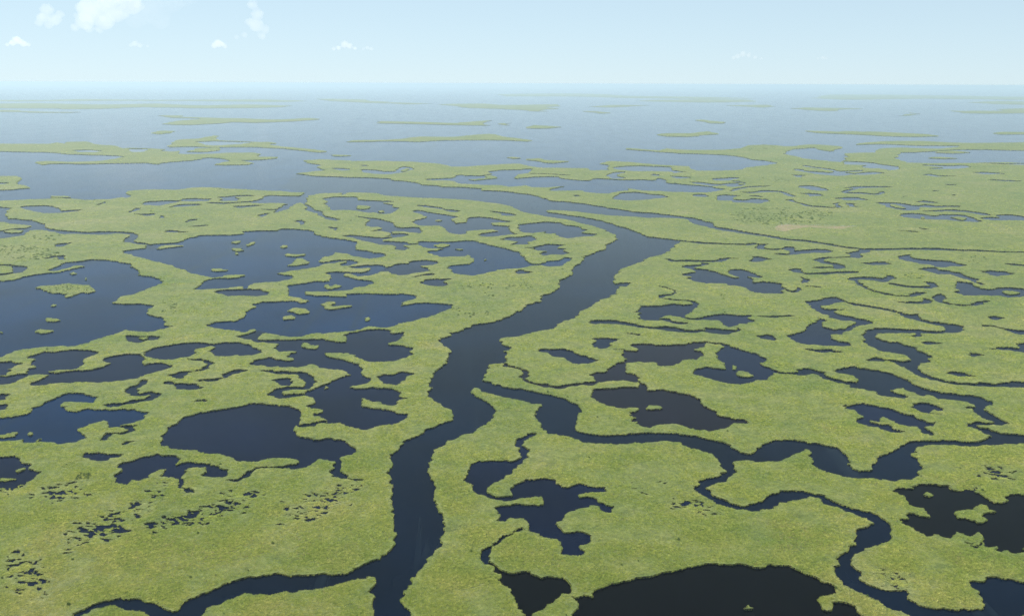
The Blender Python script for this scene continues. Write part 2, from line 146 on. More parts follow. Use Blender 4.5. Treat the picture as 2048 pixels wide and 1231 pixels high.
W pond|many-armed pond between the large oval pond and the upper lake|b2 850,70 900,50 1000,35 1100,25 1180,35 1200,55 1230,60 1320,50 1280,100 1240,125 1170,135 1180,150 1280,155 1365,175 1360,210 1385,225 1320,250 1250,270 1150,285 1030,290 980,265 930,240 890,220 880,205 830,215 750,220 700,215 680,220 710,250 790,265 850,275 930,310 970,330 965,350 980,390 1030,410 1025,450 980,465 900,475 860,490 940,500 1050,490 1180,495 1250,515 1275,545 1265,565 1310,580 1250,605 1220,630 1120,625 1110,600 1060,605 1010,570 970,575 985,600 965,640 1020,650 1120,660 1200,680 1230,700 1330,705 1320,740 1280,755 1240,785 1100,800 1050,820 980,828 920,820 900,795 800,780 700,775 690,745 670,720 600,715 580,705 670,680 660,665 580,655 540,645 620,600 600,580 510,560 480,550 520,545 540,520 620,490 680,465 760,430 870,390 870,370 830,350 740,340 640,320 590,300 530,315 480,325 380,330 300,320 250,325 200,320 100,310 90,295 150,265 240,250 310,260 380,275 440,265 430,250 380,240 455,210 440,200 360,205 290,195 270,185 300,150 300,140 200,135 130,130 110,120 130,115 300,115 450,108 560,110 640,100 740,120 860,130 870,100
I islet|boot-shaped reed islet in the upper arm of the many-armed pond|b2 480,150 510,125 550,150 620,160 610,180 550,188 500,170
I islet|tiny tuft of reeds near the left shore of the many-armed pond|b2 675,488 690,476 703,488 690,498
W pond||b2 1090,405 1150,385 1240,385 1280,365 1340,370 1395,378 1350,410 1300,440 1280,465 1200,465 1150,455 1120,430
W pond||b2 265,430 330,415 400,420 410,450 390,475 330,470 300,445
S 6 creek||b2 200,355 350,372 450,372 515,388 540,430 560,445 520,490 400,492 300,512 285,545 340,568 420,555 500,545
W lake|middle lake with several reed islets left of the river|c2 180,1060 240,1040 490,1015 550,980 570,930 630,895 625,860 700,840 850,835 1040,830 1080,850 1150,845 1160,830 1060,795 990,780 985,740 975,700 945,680 1020,665 1160,655 1230,635 1330,640 1390,605 1380,580 1320,555 1400,543 1550,550 1680,555 1750,530 1765,515 1700,512 1600,515 1565,500 1700,487 1850,485 1930,505 1900,540 1830,555 1740,585 1640,590 1550,565 1490,560 1500,585 1600,615 1700,630 1780,640 1780,665 1700,690 1600,700 1560,720 1350,740 1200,735 1130,740 1130,765 1250,780 1400,785 1510,785 1540,760 1700,755 1870,765 2000,770 2048,755 c3 0,760 130,770 180,755 360,775 360,800 300,820 210,850 220,870 300,860 430,850 600,860 725,870 700,900 600,940 480,980 380,1010 200,1050 60,1085 0,1085 c2 1780,1075 1620,1115 1500,1130 1180,1145 1080,1180 960,1180 880,1165 740,1135 700,1130 650,1180 620,1219 540,1190 460,1180 560,1150 650,1120 600,1095 560,1115 520,1130 420,1115 300,1110 210,1085
W creek||b2 0,80 60,60 130,40 180,45 130,100 125,125 60,100 20,88
I islet|three-lobed reed islet in the upper arm of the middle lake|c2 1320,680 1370,670 1380,690 1440,670 1490,685 1450,700 1400,715 1340,715
I islet|hook-shaped reed islet with a long thin tail in the middle lake|c2 1290,860 1350,835 1410,830 1420,850 1380,865 1420,880 1600,870 1560,885 1420,905 1370,915 1310,890
I islet|upper of two oval reed islets side by side in the middle lake|c2 955,930 1000,905 1060,895 1130,905 1180,945 1110,960 1020,955
I islet|lower of two oval reed islets side by side in the middle lake|c2 885,995 930,975 1000,970 1040,990 1000,1010 920,1015
I islet|small round tuft of reeds at the right of the middle lake|c2 1710,1000 1740,985 1770,995 1750,1020 1715,1020
W lake|upper lake dotted with small islets left of the river|c1 1200,345 1300,327 1430,320 1440,290 1500,275 1700,265 1800,240 1850,215 c2 60,210 100,190 350,195 450,190 530,180 520,155 700,145 850,150 870,130 1050,135 1180,145 1220,160 1200,185 1260,200 1400,215 1540,235 1640,265 1600,310 1610,330 1730,345 1760,360 1890,370 1880,395 1800,415 1710,425 1640,405 1550,380 1480,365 1400,355 1390,390 1300,405 1240,440 1260,460 1330,450 1420,435 1570,435 1620,455 1570,490 1500,495 1450,480 1510,455 1480,445 1400,465 1300,470 1260,490 1150,515 1000,535 840,560 920,575 980,580 1020,600 960,625 850,640 740,645 620,655 580,680 540,710 510,705 530,685 450,690 350,710 200,715 80,720 50,710 100,670 180,620 250,605 400,605 500,600 540,575 500,570 400,575 330,590 250,600 180,585 80,565 0,560 c1 1900,565 1820,540 1700,500 1600,460 1530,445 1430,405 1350,390 1280,375 1210,365
I islet|long flat spit islet at the creek mouth in the upper lake|c1 1510,325 1550,300 1650,285 1790,285 1780,298 1650,308 1560,325
I islet|topmost of the islets clustered at the left in the upper lake|c2 410,265 430,250 490,248 500,265 450,275
I islet|slanted islet right of the clustered islets in the upper lake|c2 540,285 580,265 635,255 620,275 570,298
I islet|wide middle one of the clustered islets in the upper lake|c2 412,335 440,315 520,320 525,342 450,350
I islet|small lowest one of the clustered islets in the upper lake|c2 418,368 440,355 470,365 450,380
I islet|small islet alone in the centre of the upper lake|c2 880,300 900,288 950,290 960,310 900,318
I islet|long wavy islet above the humped one in the upper lake|c2 930,375 960,365 1040,380 1130,370 1165,375 1120,390 1030,400 960,395
I islet|humped islet with a thin left tail in the upper lake|c2 920,490 990,465 1040,420 1110,415 1165,455 1130,475 1060,480 980,490
I islet|thin long islet near the lower shore of the upper lake|c2 200,530 240,510 330,520 385,530 340,540 260,540
W pond||c2 230,740 330,725 500,715 650,715 720,725 790,745 760,770 650,785 500,775 380,780 330,765
W lake|big open lake at the left edge with a long islet|c1 -2500,640 0,640 130,625 250,592 400,565 600,550 720,520 860,495 850,478 760,487 640,522 540,540 490,535 600,485 640,455 760,450 870,430 960,425 1080,425 1170,445 1280,468 1260,495 1320,515 1340,550 1335,580 1450,590 1550,620 1595,645 1500,690 1370,735 1290,765 1180,790 1170,815 1090,850 1250,855 1350,850 1430,855 1495,870 1480,890 1420,930 1420,965 1500,975 1580,1000 1600,1030 1595,1065 1670,1070 1660,1085 1530,1105 1480,1130 1380,1125 1260,1120 1240,1105 1150,1125 1080,1160 960,1195 880,1225 b1 620,155 500,160 340,170 230,180 120,195 50,225 0,250 -600,290 -3000,300
I islet|largest islet, long and shrubby, in the big lake at the left edge|c1 345,715 400,690 500,680 580,670 660,660 760,670 890,680 940,735 870,750 790,745 720,785 650,800 630,785 660,765 560,760 470,740 420,725
I islet|small islet above the largest islet in the big left lake|c1 695,560 730,545 760,565 720,578
I islet|tiny tuft up right of the largest islet in the big left lake|c1 818,612 832,600 848,612 832,626
I islet|small islet just below the largest islet in the big left lake|c1 490,875 520,860 555,872 520,885
I islet|flat reed islet in the middle lower part of the big left lake|c1 430,1015 460,1000 570,1000 580,1020 500,1032 440,1028
I islet|lowest islet with a short right tail in the big left lake|c1 345,1125 380,1100 430,1110 495,1120 480,1132 420,1145 370,1148
I islet|tiny reed tuft at the left edge in the big left lake|c1 -15,1135 0,1128 30,1135 20,1147
W pond||c1 125,490 240,487 260,515 215,560 150,568 140,530
S 9 creek||c1 -200,478 0,480 130,488
S 9 creek||c1 -200,585 0,578 140,560
S 6 creek||c1 470,415 560,395 620,385 610,425
W pond||c1 545,275 600,268 700,262 650,285 600,305 550,300
W creek|creek winding in from the left edge to the upper lake|d1 -1500,865 0,868 180,882 130,915 90,955 85,1000 c1 160,30 330,48 430,85 500,125 640,150 850,165 1000,155 1150,152 1280,165 1340,190 1345,215 1285,240 1290,262 1420,280 1500,290 1500,330 1430,322 1410,290 1280,280 1200,255 1195,240 1260,205 1240,180 1150,172 1020,185 920,188 750,182 640,187 590,177 500,157 420,138 330,142 260,175 230,195 100,210 0,225 -1500,235
I islet|pointed marsh islet where the left creek forks at the left edge|c1 -700,70 60,60 180,80 300,100 290,120 150,125 100,130 40,135 0,150 -700,160
I islet|low oval islet below the pointed one in the left creek|c1 40,150 110,137 250,142 230,162 140,168 60,165
W pond||b1 -600,290 0,290 90,285 200,295 150,310 110,325 70,345 110,350 60,375 20,400 -600,400
W pond|double pond with a long dividing tongue, lower left of the big lake|b1 220,250 280,225 360,205 430,205 560,192 700,192 760,205 790,210 720,240 670,260 660,275 640,320 600,340 520,350 430,355 390,365 450,378 530,365 600,350 660,358 760,340 850,320 860,300 820,265 900,240 1000,220 1100,218 1150,235 1165,260 1145,310 1200,300 1300,290 1380,320 1310,350 1200,375 1160,395 1100,410 1000,430 860,445 760,455 700,445 600,450 460,455 360,465 240,468 230,455 300,430 390,395 300,385 220,395 160,425 140,445 0,470 -600,480 -600,410 20,405 110,395 210,385 240,340 290,325 240,310 280,270
W pond|twin pond split by a grassy tongue above the looping creek|b1 1145,210 1220,180 1340,155 1450,135 1600,130 1700,145 1800,130 1900,135 2000,150 b2 60,145 130,170 165,200 160,215 100,235 0,240 b1 1900,225 1850,245 1770,240 1730,230 1670,205 1730,170 1700,155 1620,175 1560,190 1550,220 1500,250 1450,245 1400,262 1280,268 1220,255 1180,235
W creek||b1 1510,255 1600,262 1660,268 1710,305 1670,340 1620,355 1500,370 1480,410 1430,408 1400,390 1340,390 1400,380 1460,360 1560,365 1620,345 1650,320 1640,280 1600,270 1520,265
W pond||b1 1310,460 1350,440 1395,440 1390,460 1440,455 1500,460 1580,465 1620,490 1590,505 1500,510 1430,500 1410,465 1340,465
S 4 creek||b1 1560,440 1640,430 1720,425 1790,412
W pond||b1 1790,385 1830,360 1900,348 2000,355 1920,375 1850,395 1800,415
S 5 creek||b1 1170,425 1130,460 1050,495 1055,532 1110,545 1200,530 1250,545 1220,580 1100,603 900,632 820,625
W lake|curved lake pond at the left edge with a ragged right shore|b1 -1200,720 0,735 100,725 240,690 260,650 340,635 420,590 450,565 540,530 650,530 650,545 780,560 770,580 740,610 690,605 620,600 520,600 480,640 520,650 560,680 620,670 650,660 760,665 900,665 970,665 1080,665 1180,695 1130,735 1080,760 1020,775 960,775 920,800 850,815 880,770 830,750 790,760 690,800 600,835 650,850 690,880 680,900 610,925 530,935 440,945 380,930 290,930 190,935 165,920 210,905 140,905 0,920 -1200,940
I islet|flat reed islet at the left edge in the curved lake pond|b1 -200,850 60,855 140,850 145,880 60,890 -200,890
I islet|small round reed islet near the left of the curved lake pond|b1 220,850 250,835 275,850 260,868 225,868
I islet|tiny tuft by the lower shore of the curved lake pond|b1 303,908 315,897 328,908 315,918
W pond||b1 -400,540 20,540 90,545 50,560 20,580 0,590 -400,590
W pond||b1 -400,630 60,618 65,640 40,660 0,665 -400,665
W pond||b1 960,940 1000,915 1070,912 1050,930 1000,945
W pond||b1 1530,600 1570,582 1640,590 1650,605 1600,605 1560,598
S 2.5 creek||b1 940,795 1030,800 1035,830 960,855 870,865 845,910
W pond||b1 1000,100 1020,75 1100,80 1200,80 1270,88 1240,105 1180,115 1080,135 1010,125
I islet|reed tuft inside the small pond just below the big left lake|b1 1090,95 1130,80 1170,95 1130,108
W lake|bean-shaped lake pond just left of the river's upper bend|c3 390,255 430,250 560,258 700,255 850,245 950,250 1060,285 1170,305 1300,350 1390,400 1420,445 1480,470 1560,468 1640,440 1760,435 1790,410 1860,412 1840,435 1790,460 1740,490 1640,495 1560,480 1480,485 1400,505 1280,520 1150,530 1060,555 990,565 940,585 850,585 780,575 720,560 720,535 640,520 630,510 680,490 760,480 880,470 930,440 880,400 860,380 810,400 740,400 620,405 550,390 470,370 470,350 560,340 640,325 560,320 460,325 410,310 400,285 250,290 160,265 240,262 320,280 410,275
I islet|wide reed islet at the left of the bean-shaped lake pond|c3 540,292 620,274 690,282 680,300 620,313 560,310
I islet|thin reed islet in the middle of the bean-shaped lake pond|c3 720,325 830,328 770,340
I islet|tiny tuft in the right half of the bean-shaped lake pond|c3 1018,433 1030,426 1042,433 1030,440
W pond||c3 1190,235 1260,210 1400,205 1480,195 1540,225 1500,245 1440,255 1450,280 1350,280 1280,285 1330,265 1350,250 1280,240
W pond||c3 1400,315 1500,310 1560,290 1650,275 1720,280 1840,285 1750,305 1740,320 1830,320 1790,350 1840,370 1760,385 1680,380 1600,390 1550,370 1630,350 1560,345 1480,330 1540,318
W pond|fringed pond inside the river's upper bend|c3 1330,90 1450,75 1620,65 1760,70 1800,95 1920,105 1960,130 2020,140 1950,165 2048,172 c4 100,185 200,172 250,180 200,195 100,205 0,225 c3 1850,225 1750,205 1720,190 1750,170 1800,160 1690,180 1620,175 1640,155 1560,165 1500,175 1400,165 1370,140 1340,110
W pond|many-lobed pond between the channel and the bean-shaped lake pond|d3 820,1045 870,1020 970,1000 1000,985 960,960 870,935 840,920 880,905 1000,930 1150,955 1300,975 1350,985 1300,1000 1250,1010 1320,1055 1450,1040 1440,1000 1500,985 1600,980 1800,1000 1950,1035 1900,1045 1720,1050 1720,1075 1900,1085 1930,1120 1960,1150 2000,1170 c3 1340,180 1260,185 1180,200 1060,210 960,190 1050,165 1150,155 1100,135 1000,140 870,150 860,180 780,185 700,165 640,125 600,95 500,100 400,95 320,70
I islet|thin islet in the left half of the many-lobed pond|d3 1090,1025 1130,1015 1170,1025 1130,1036
W pond||d3 140,975 250,990 400,1005 500,1020 610,1045 620,1090 700,1105 850,1095 930,1120 970,1145 900,1165 800,1155 700,1150 600,1145 540,1160 c3 90,180 170,170 260,180 200,205 100,210 70,195 0,205 c2 1930,180 1870,150 1740,155 1870,130 1850,110 1760,110 1700,98 1750,65 1740,40 d3 340,1040 330,1020 220,995
W pond||c2 1490,195 1560,185 1640,190 1720,205 1850,215 1940,205 1960,180 2048,185 2048,200 1960,215 1840,240 1900,255 2048,260 2048,290 1900,285 1780,270 1680,245 1600,215 1540,205
W pond||c3 0,258 160,262 240,280 240,300 280,320 230,340 150,335 130,320 180,305 100,285 0,288
W pond||c3 105,545 150,525 120,495 160,475 230,465 290,465 310,440 400,430 500,435 570,460 520,475 370,490 460,510 480,535 420,550 330,560 250,580 180,582 120,570
W pond||c3 390,655 430,620 500,615 600,620 690,618 640,628 590,640 650,665 640,685 580,690 500,685 430,675
W pond||c3 300,605 350,595 430,575 480,562 520,575 470,585 400,590
W pond||c3 1290,555 1330,530 1380,530 1420,545 1490,550 1430,565 1340,570
W pond||c2 1960,545 2000,510 1980,485 2048,470 c3 75,505 60,525 0,545 c2 2000,550
W pond|pond with two islets just left of the channel's wide reach|d2 1755,760 1850,750 2048,755 d3 180,760 210,785 400,795 590,805 620,810 480,825 600,850 610,870 680,885 640,915 590,940 520,955 400,935 280,940 200,915 100,905 0,900 d2 1870,905 1850,850 1790,800
I islet|left islet of two in the pond beside the channel|d3 170,890 240,850 350,865 330,880 250,895
I islet|right islet of two in the pond beside the channel|d3 420,917 490,900 500,925 450,934
W pond||d3 870,850 1000,850 1140,875 1160,895 1250,900 1350,915 1280,930 1200,915 1100,890 960,870
W pond||d3 1680,910 1850,930 2000,960 2010,970 1850,970 1800,950
W pond|long inner pond joined to the channel by a narrow gap|d2 400,825 450,815 600,820 700,815 950,800 1020,785 1080,750 1150,735 1300,745 1480,745 1520,715 1590,695 1600,690 1560,735 1540,760 1590,800 1540,830 1480,820 1380,850 1330,880 1260,930 1190,935 1200,910 1100,905 1000,900 1200,895 1260,870 1280,840 1330,835 1150,825 1000,830 900,815 700,830 550,835
W creek||d2 1520,825 1600,850 1660,890 1700,935 1730,975 1800,985 1890,1010 1850,1025 1740,1005 1690,970 1600,930 1560,890 1550,850
W pond||d1 1620,835 1700,810 1900,795 2048,795 d2 140,800 170,775 300,768 470,775 420,800 250,808 130,800 0,830 d1 1800,860
W pond||d2 0,880 80,850 150,838 340,840 300,855 180,870 60,875
W pond||d2 520,755 620,750 800,735 920,735 950,745 800,750 700,760 800,775 820,795 650,800 560,795 600,775
W pond||d2 700,860 850,855 960,845 1050,850 900,870 800,885 740,880
W pond||d2 980,970 1040,945 1130,940 1090,965 1060,985
W pond||d2 1390,1035 1430,1025 1500,1015 1480,1040 1470,1080 1440,1070
W pond||d2 195,1045 240,1010 330,1005 330,1018 260,1025
W pond||d2 190,1095 350,1080 440,1072 430,1082 300,1095
W pond||d2 1830,1095 1900,1105 1935,1100 1930,1135 1895,1135
W pond||d1 270,870 330,858 500,852 620,865 690,900 680,925 600,940 500,935 440,920 330,895
W pond||d1 620,940 720,910 940,900 940,912 750,935
W pond||d1 1100,840 1130,815 1170,812 1140,835 1120,850
W pond||d1 1455,925 1550,880 1580,880 1570,895 1480,930
W pond||d1 1510,945 1650,945 1790,940 1790,955 1700,968 1620,960
W pond||d1 1820,990 1850,965 1870,965 1840,995
W pond||d1 1890,1145 1950,1130 2048,1140 d2 100,1145 240,1150 200,1160 50,1160
S 9 creek||d1 540,765 720,768 850,780 1000,795
I marsh_island|long low marsh island at the far left between the bay and the open channel|d1 -1500,150 0,150 130,150 300,152 540,155 640,140 700,155 760,135 980,130 1090,165 1300,180 1400,205 1500,200 1700,205 1900,215 1850,235 1950,245 2048,235 d2 130,245 120,265 200,270 550,265 700,255 1000,250 1040,270 1000,300 1250,305 1240,320 1000,340 800,340 980,375 900,392 600,395 520,392 700,345 560,320 480,310 300,345 0,360 d1 1850,375 1800,390 1650,370 1400,375 1000,385 600,378 470,392 430,360 560,350 800,362 1200,348 1350,320 1440,300 1300,290 1000,285 800,275 560,255 200,245 0,235 -1500,235
W pond||d1 820,230 1000,225 1180,235 1120,250 900,250
W pond||d1 1490,210 1700,210 1690,245 1550,250
I marsh_island|marsh island with a long thin right tail beyond the long low one|d1 1900,180 d2 0,150 100,120 200,105 380,95 500,60 570,65 540,90 600,115 800,120 1000,135 1100,130 1240,145 1150,165 1250,185 1500,205 1700,230 1770,245 1650,250 1450,225 1250,205 1000,190 600,195 300,185 0,190
W pond||d2 300,130 580,120 950,135 850,160 560,175 430,170 380,145
I marsh_island|short flat island tucked between the two low islands at far left|d2 200,240 350,205 580,195 590,225 500,240 350,248
I marsh_island|two-pronged marsh island at the left edge of the open channel|d1 -1500,525 180,520 290,545 200,590 220,620 330,655 200,665 80,680 -1500,680
W pond||d1 -1500,590 60,595 110,605 60,615 -1500,620
I marsh_island|long thin island lying across the middle of the bay|e2 730,525 800,515 1100,512 1200,505 1350,485 1600,490 1800,470 1880,465 2048,490 e3 60,490 270,515 200,522 0,512 e2 1500,515 1350,525 1100,520 900,525
I marsh_island|streaky island in the left half of the bay|e1 1200,320 1380,318 1500,330 1650,335 1850,340 2048,350 e2 200,350 400,340 500,348 420,365 100,372 0,375 e1 1800,370 1500,395 1300,395 1260,385 1400,360 1500,350 1300,330
I marsh_island|small flat island below the streaky one in the bay|e1 1210,455 1330,435 1430,438 1400,452 1280,462
I marsh_island|pale thin island in the bay above the long thin one|e2 930,360 1100,365 1400,370 1600,380 1750,370 1880,355 1850,375 1900,400 1500,395 1200,382 1050,380
I marsh_island|hazy far shore across the left of the bay|e1 -1500,225 0,228 300,222 800,232 1300,224 1700,238 2048,232 e2 300,240 380,252 100,258 e1 1500,262 1200,252 900,262 500,268 200,262 -1500,262
I marsh_island|faint strip of land above the hazy far shore at left|e1 -1500,196 200,198 700,190 1300,196 2048,194 e2 300,200 500,205 200,212 e1 1500,206 900,204 300,208 -1500,208
I marsh_island|faint low bar below the hazy far shore at the left edge|e1 -1500,278 100,275 350,290 500,294 380,300 100,288 -1500,290
I marsh_island|faint thin bar right of the hazy far shore|e2 520,190 700,186 900,196 1150,214 1440,222 1400,230 1000,222 700,208
I marsh_island|hazy short island just above the middle of the bay|e2 1560,228 1700,225 2048,235 e3 150,235 400,232 440,260 420,285 220,285 130,265 e2 1700,262
I marsh_island|faint strip of land along the horizon at the centre|e3 0,150 500,145 800,150 1000,165 1500,170 2048,185 1540,190 1000,182 600,170 0,168
I marsh_island|faint upper islet pair member right of the bay's centre|e3 720,250 850,235 1070,235 1030,250 850,257
I marsh_island|faint lower islet pair member right of the bay's centre|e3 720,285 860,288 850,302 750,300
I marsh_island|faint hazy strip of land right of centre near the horizon|e3 1040,205 1280,195 1600,190 2000,195 2048,208 1650,218 1300,210
I marsh_island|faint short island right of the hazy strip in the bay|e3 1850,242 2048,232 e4 60,245 e3 2048,257
I marsh_island|small dark green island, upper of two, right half of the bay|e3 1615,355 1700,350 1820,372 1780,382 1650,380
I marsh_island|small dark green island, lower and longer of two, right half of the bay|e3 1280,468 1400,455 1550,455 1640,440 1750,462 1600,468 1500,484 1330,482
I marsh_island|tiny pale island at the centre of the bay|e3 60,385 130,378 120,397 70,397
I marsh_island|short pale bar right of the tiny island at the bay's centre|e3 185,408 300,395 470,410 400,424 250,422
I marsh_island|faint hazy bar near the horizon, right of the two dark islands|e4 250,260 400,255 650,262 630,277 450,282 280,277
I marsh_island|faint small islet right of the hazy bar|e4 1080,310 1140,297 1180,310 1130,322
I marsh_island|very long thin island at the right of the bay|e4 280,440 500,445 700,448 850,443 1050,456 1200,466 1400,482 1250,487 900,477 600,462 400,452
I marsh_island|thin island at the right edge beside the pale wake line|e4 1800,455 1900,445 2048,445 2800,450 2800,470 2048,467 1880,467
I marsh_island|hazy upper bar at the right edge near the horizon|e4 1500,215 1800,205 2048,208 2800,215 2800,240 2048,235 1800,227
I marsh_island|hazy lower bar at the right edge near the horizon|e4 1480,288 1900,275 2048,262 2800,260 2800,300 2048,300 1700,302
I marsh_island|faint strip of land along the horizon at the right|e4 500,155 1000,155 2048,172 2800,180 2800,200 2048,195 1300,187 700,195 400,182
I marsh_island|low slanted island just off the marsh point, centre right|d4 160,330 300,320 450,340 550,345 700,355 520,372 400,368 300,345
I marsh_island|thin pale bar off the marsh shore at the centre|d3 1870,312 1990,305 2048,318 d4 100,320 0,327
I marsh_island|thin pale bar off the tip of the left marsh point|d2 1800,280 2048,285 d3 100,290 0,297 d2 1850,297
I marsh_island|slender far island above the shrubby point at the right of the bay|d6 -300,30 60,10 250,25 500,40 900,55 1120,70 700,72 300,55 0,45
W pond||d3 240,455 300,440 400,450 500,470 640,465 680,430 720,412 800,425 860,440 800,465 700,485 600,500 400,500 300,485
I islet|leaf-shaped islet in the pond on the point between bay and channel|d3 700,465 760,432 820,440 780,465
W pond||d2 1850,430 d3 0,430 90,435 130,450 0,460
W pond||d3 240,395 310,395 280,410 230,408
W lake|long blue lagoon on the marsh point between bay and channel|d3 960,555 1100,548 1260,540 1300,510 1350,505 1380,520 1480,515 1640,520 1690,500 1700,470 1850,450 2048,450 d4 130,440 250,440 220,490 100,500 60,545 100,550 300,530 500,525 650,550 800,570 930,575 940,550 1130,555 1200,560 1350,560 1480,560 1640,570 1700,545 1780,560 1800,600 2048,620 d5 0,618 200,625 380,640 420,655 520,665 440,690 380,705 0,705 d4 1850,705 1700,690 1600,690 1500,685 1330,660 1310,680 1200,695 1190,720 1050,720 800,700 780,685 600,690 500,690 480,665 600,640 820,630 450,645 400,650 230,645 210,625 0,640 d3 1800,620 1600,620 1370,600 1330,580 1200,570 980,565
I islet|wing-shaped islet in the long blue lagoon on the marsh point|d3 1440,560 1640,545 1720,505 1820,530 1780,545 1600,560 1500,570
W pond|slim oval pond below the long blue lagoon|d4 1150,770 1230,740 1300,705 1400,700 1600,725 1700,730 1810,755 1700,770 1500,785 1350,795 1230,785
W pond||d4 1200,420 1310,405 1500,400 1700,410 1830,415 1850,450 2000,470 d5 100,470 0,480 d4 1900,490 1800,470 1600,465 1400,465 1250,450 1180,435
W pond||d4 1110,505 1190,480 1320,470 1300,490 1250,500 1230,520 1300,540 1210,550 1150,555 1140,530
W pond||d4 1580,515 1650,500 1720,505 1700,520
W pond||d4 1830,515 2048,530 d5 120,540 0,550 d4 1900,545
S 10 creek||d4 240,495 420,498 640,510
W pond||d4 700,738 770,735 820,748 750,750
W pond||d5 330,550 450,545 560,535 680,535 640,555 560,575 400,575
W pond||d5 110,590 250,590 400,610 560,600 700,600 640,620 760,610 600,575 700,580 780,600 700,635 560,640 480,620 360,635 200,610
W pond||d5 575,690 620,665 750,645 900,635 1050,632 950,645 800,650 700,670 600,695
W pond||d5 640,700 850,700 930,685 1050,685 1180,700 1240,730 1310,750 1260,755 1180,730 1100,705 950,705 800,715
W pond||d5 145,745 220,725 340,730 310,755 230,755
W pond||d5 385,770 440,740 520,728 640,735 720,745 620,770 620,785 700,790 800,795 870,775 1000,785 1050,808 1010,820 900,835 800,825 600,820 590,800 500,800 420,795
W pond||d5 780,745 870,740 950,765 860,755
W pond||d5 1180,790 1260,785 1370,820 1500,855 1700,875 1820,875 1700,885 1480,865 1340,820 1250,800
W pond||d5 1330,630 1450,625 1540,635 1650,665 1710,680 1600,685 1480,680 1380,655
W pond||d5 1330,710 1440,710 1550,715 1600,740 1510,755 1440,730
W pond||d5 1760,775 1900,760 2048,762 d6 250,785 300,800 200,800 0,800 d5 1900,790
W pond||d5 1730,870 1740,835 1830,815 1760,850 1830,875
W pond||d5 1870,840 1900,825 2010,838 1930,845 1950,865 2048,870 d6 100,880 0,870 d5 1900,865
W pond||d5 1240,450 1300,437 1420,450 1450,465 1600,470 1740,485 1750,460 1380,405 1420,395 1600,425 1800,455 1830,465 2048,455 d6 220,460 d5 2048,468 1830,480 2048,500 d6 100,495 200,480 330,475 450,488 380,500 250,512 d5 1990,505 1800,520 1700,515 1550,500 1400,470
W pond||d5 1260,508 1400,510 1390,535 1350,530
W lake|blue lake at the far right edge below the bay|d6 610,330 650,300 620,280 700,255 900,255 1230,225 1400,225 1700,225 2048,230 4000,240 4000,360 2048,375 1870,365 1560,372 1350,372 1000,377 760,372 680,350
I islet|slim upper islet in the blue lake at the far right|d6 1080,240 1240,235 1520,258 1300,268 1080,262
I islet|slim lower islet in the blue lake at the far right|d6 990,322 1080,310 1220,315 1330,325 1150,330
W pond||d6 0,350 200,360 400,385 650,415 600,450 550,460 440,440 300,435 220,425 260,400 0,390
W creek||d6 20,660 110,640 400,640 560,640 400,652 150,665 100,690 60,700 0,705 200,710 360,730 380,700 430,695 390,745 250,738 0,720 d5 1850,700 1990,665
W pond|pond with one islet in the right-hand far marsh|d6 380,830 500,825 650,830 760,850 880,865 950,850 1050,870 1330,865 1300,880 1050,885 870,880 820,905 700,918 600,905 520,885 450,860
I islet|oval islet in the upper of two long ponds, far marsh at right|d6 560,850 640,852 720,875 720,895 620,890
W pond||d6 800,820 870,800 950,810 1050,830 950,830
W pond||d6 840,920 1100,910 1230,905 1400,920 1560,940 1700,975 1600,970 1420,940 1200,930 1000,928
W pond|long pond with two islets in the right-hand far marsh|d6 665,960 740,945 850,955 1000,980 1080,960 1250,960 1420,970 1480,1000 1600,1040 1500,1050 1380,1040 1200,1025 1000,1020 800,1010 680,995
I islet|right islet in the lower of two long ponds, far marsh at right|d6 1190,990 1300,985 1400,1000 1420,1020 1380,1030 1280,1005
I islet|tiny left islet in the lower of two long ponds, far marsh at right|d6 860,995 910,985 920,1005 880,1012
W pond||d6 1560,1000 1650,990 1800,1000 1720,970 1900,970 2048,990 2600,1000 2600,1040 2048,1030 1750,1030 1620,1020
W pond||d6 880,510 960,500 1040,515 1140,520 1280,522 1000,532
W pond||d6 860,400 960,395 1180,400 1350,395 1450,420 1300,435 1000,445 950,435 1150,425
W pond||d6 1550,372 1700,376 1870,380 2048,375 2600,385 2600,400 2048,397
W pond||d6 1420,485 1600,478 1800,495 1600,505
W pond||d6 1580,565 1650,560 1750,566 2048,578 1900,588
W pond||d6 1150,615 1270,616 1200,630
W pond||d6 570,1140 850,1153 750,1163
W pond||d6 820,1113 950,1128 880,1132
W pond||d6 1015,690 1070,683 1060,698
W pond||d6 1225,740 1300,735 1290,746
W pond||d6 660,755 710,750 690,762
"""
TOP = 1.3          # height of the reed canopy: the outlines in the photograph are canopy edges

def parse(s):
    out = []; c = None
    for t in s.split():
        if t in CROPS: c = CROPS[t]; continue
        x, y = map(float, t.split(','))
        out.append((c[0] + x * c[2], c[1] + y * c[2]))
    return np.array(out)

def ground(P, z=TOP):
    """pixels of the photograph -> points on the horizontal plane at height z"""
    P = np.asarray(P, float)
    d = fwd * F + (P[:, :1] - PW / 2) * rgt - (P[:, 1:2] - PH / 2) * upv
    t = (z - CAM_H) / np.minimum(d[:, 2], -1e-3)
    return (d * t[:, None])[:, :2]

def project(X, z=TOP):
    d = np.column_stack([X, np.full(len(X), z - CAM_H)]) if X.shape[1] == 2 else X - np.array([0, 0, CAM_H])
    k = d @ fwd
    return np.column_stack([PW / 2 + F * (d @ rgt) / k, PH / 2 - F * (d @ upv) / k])

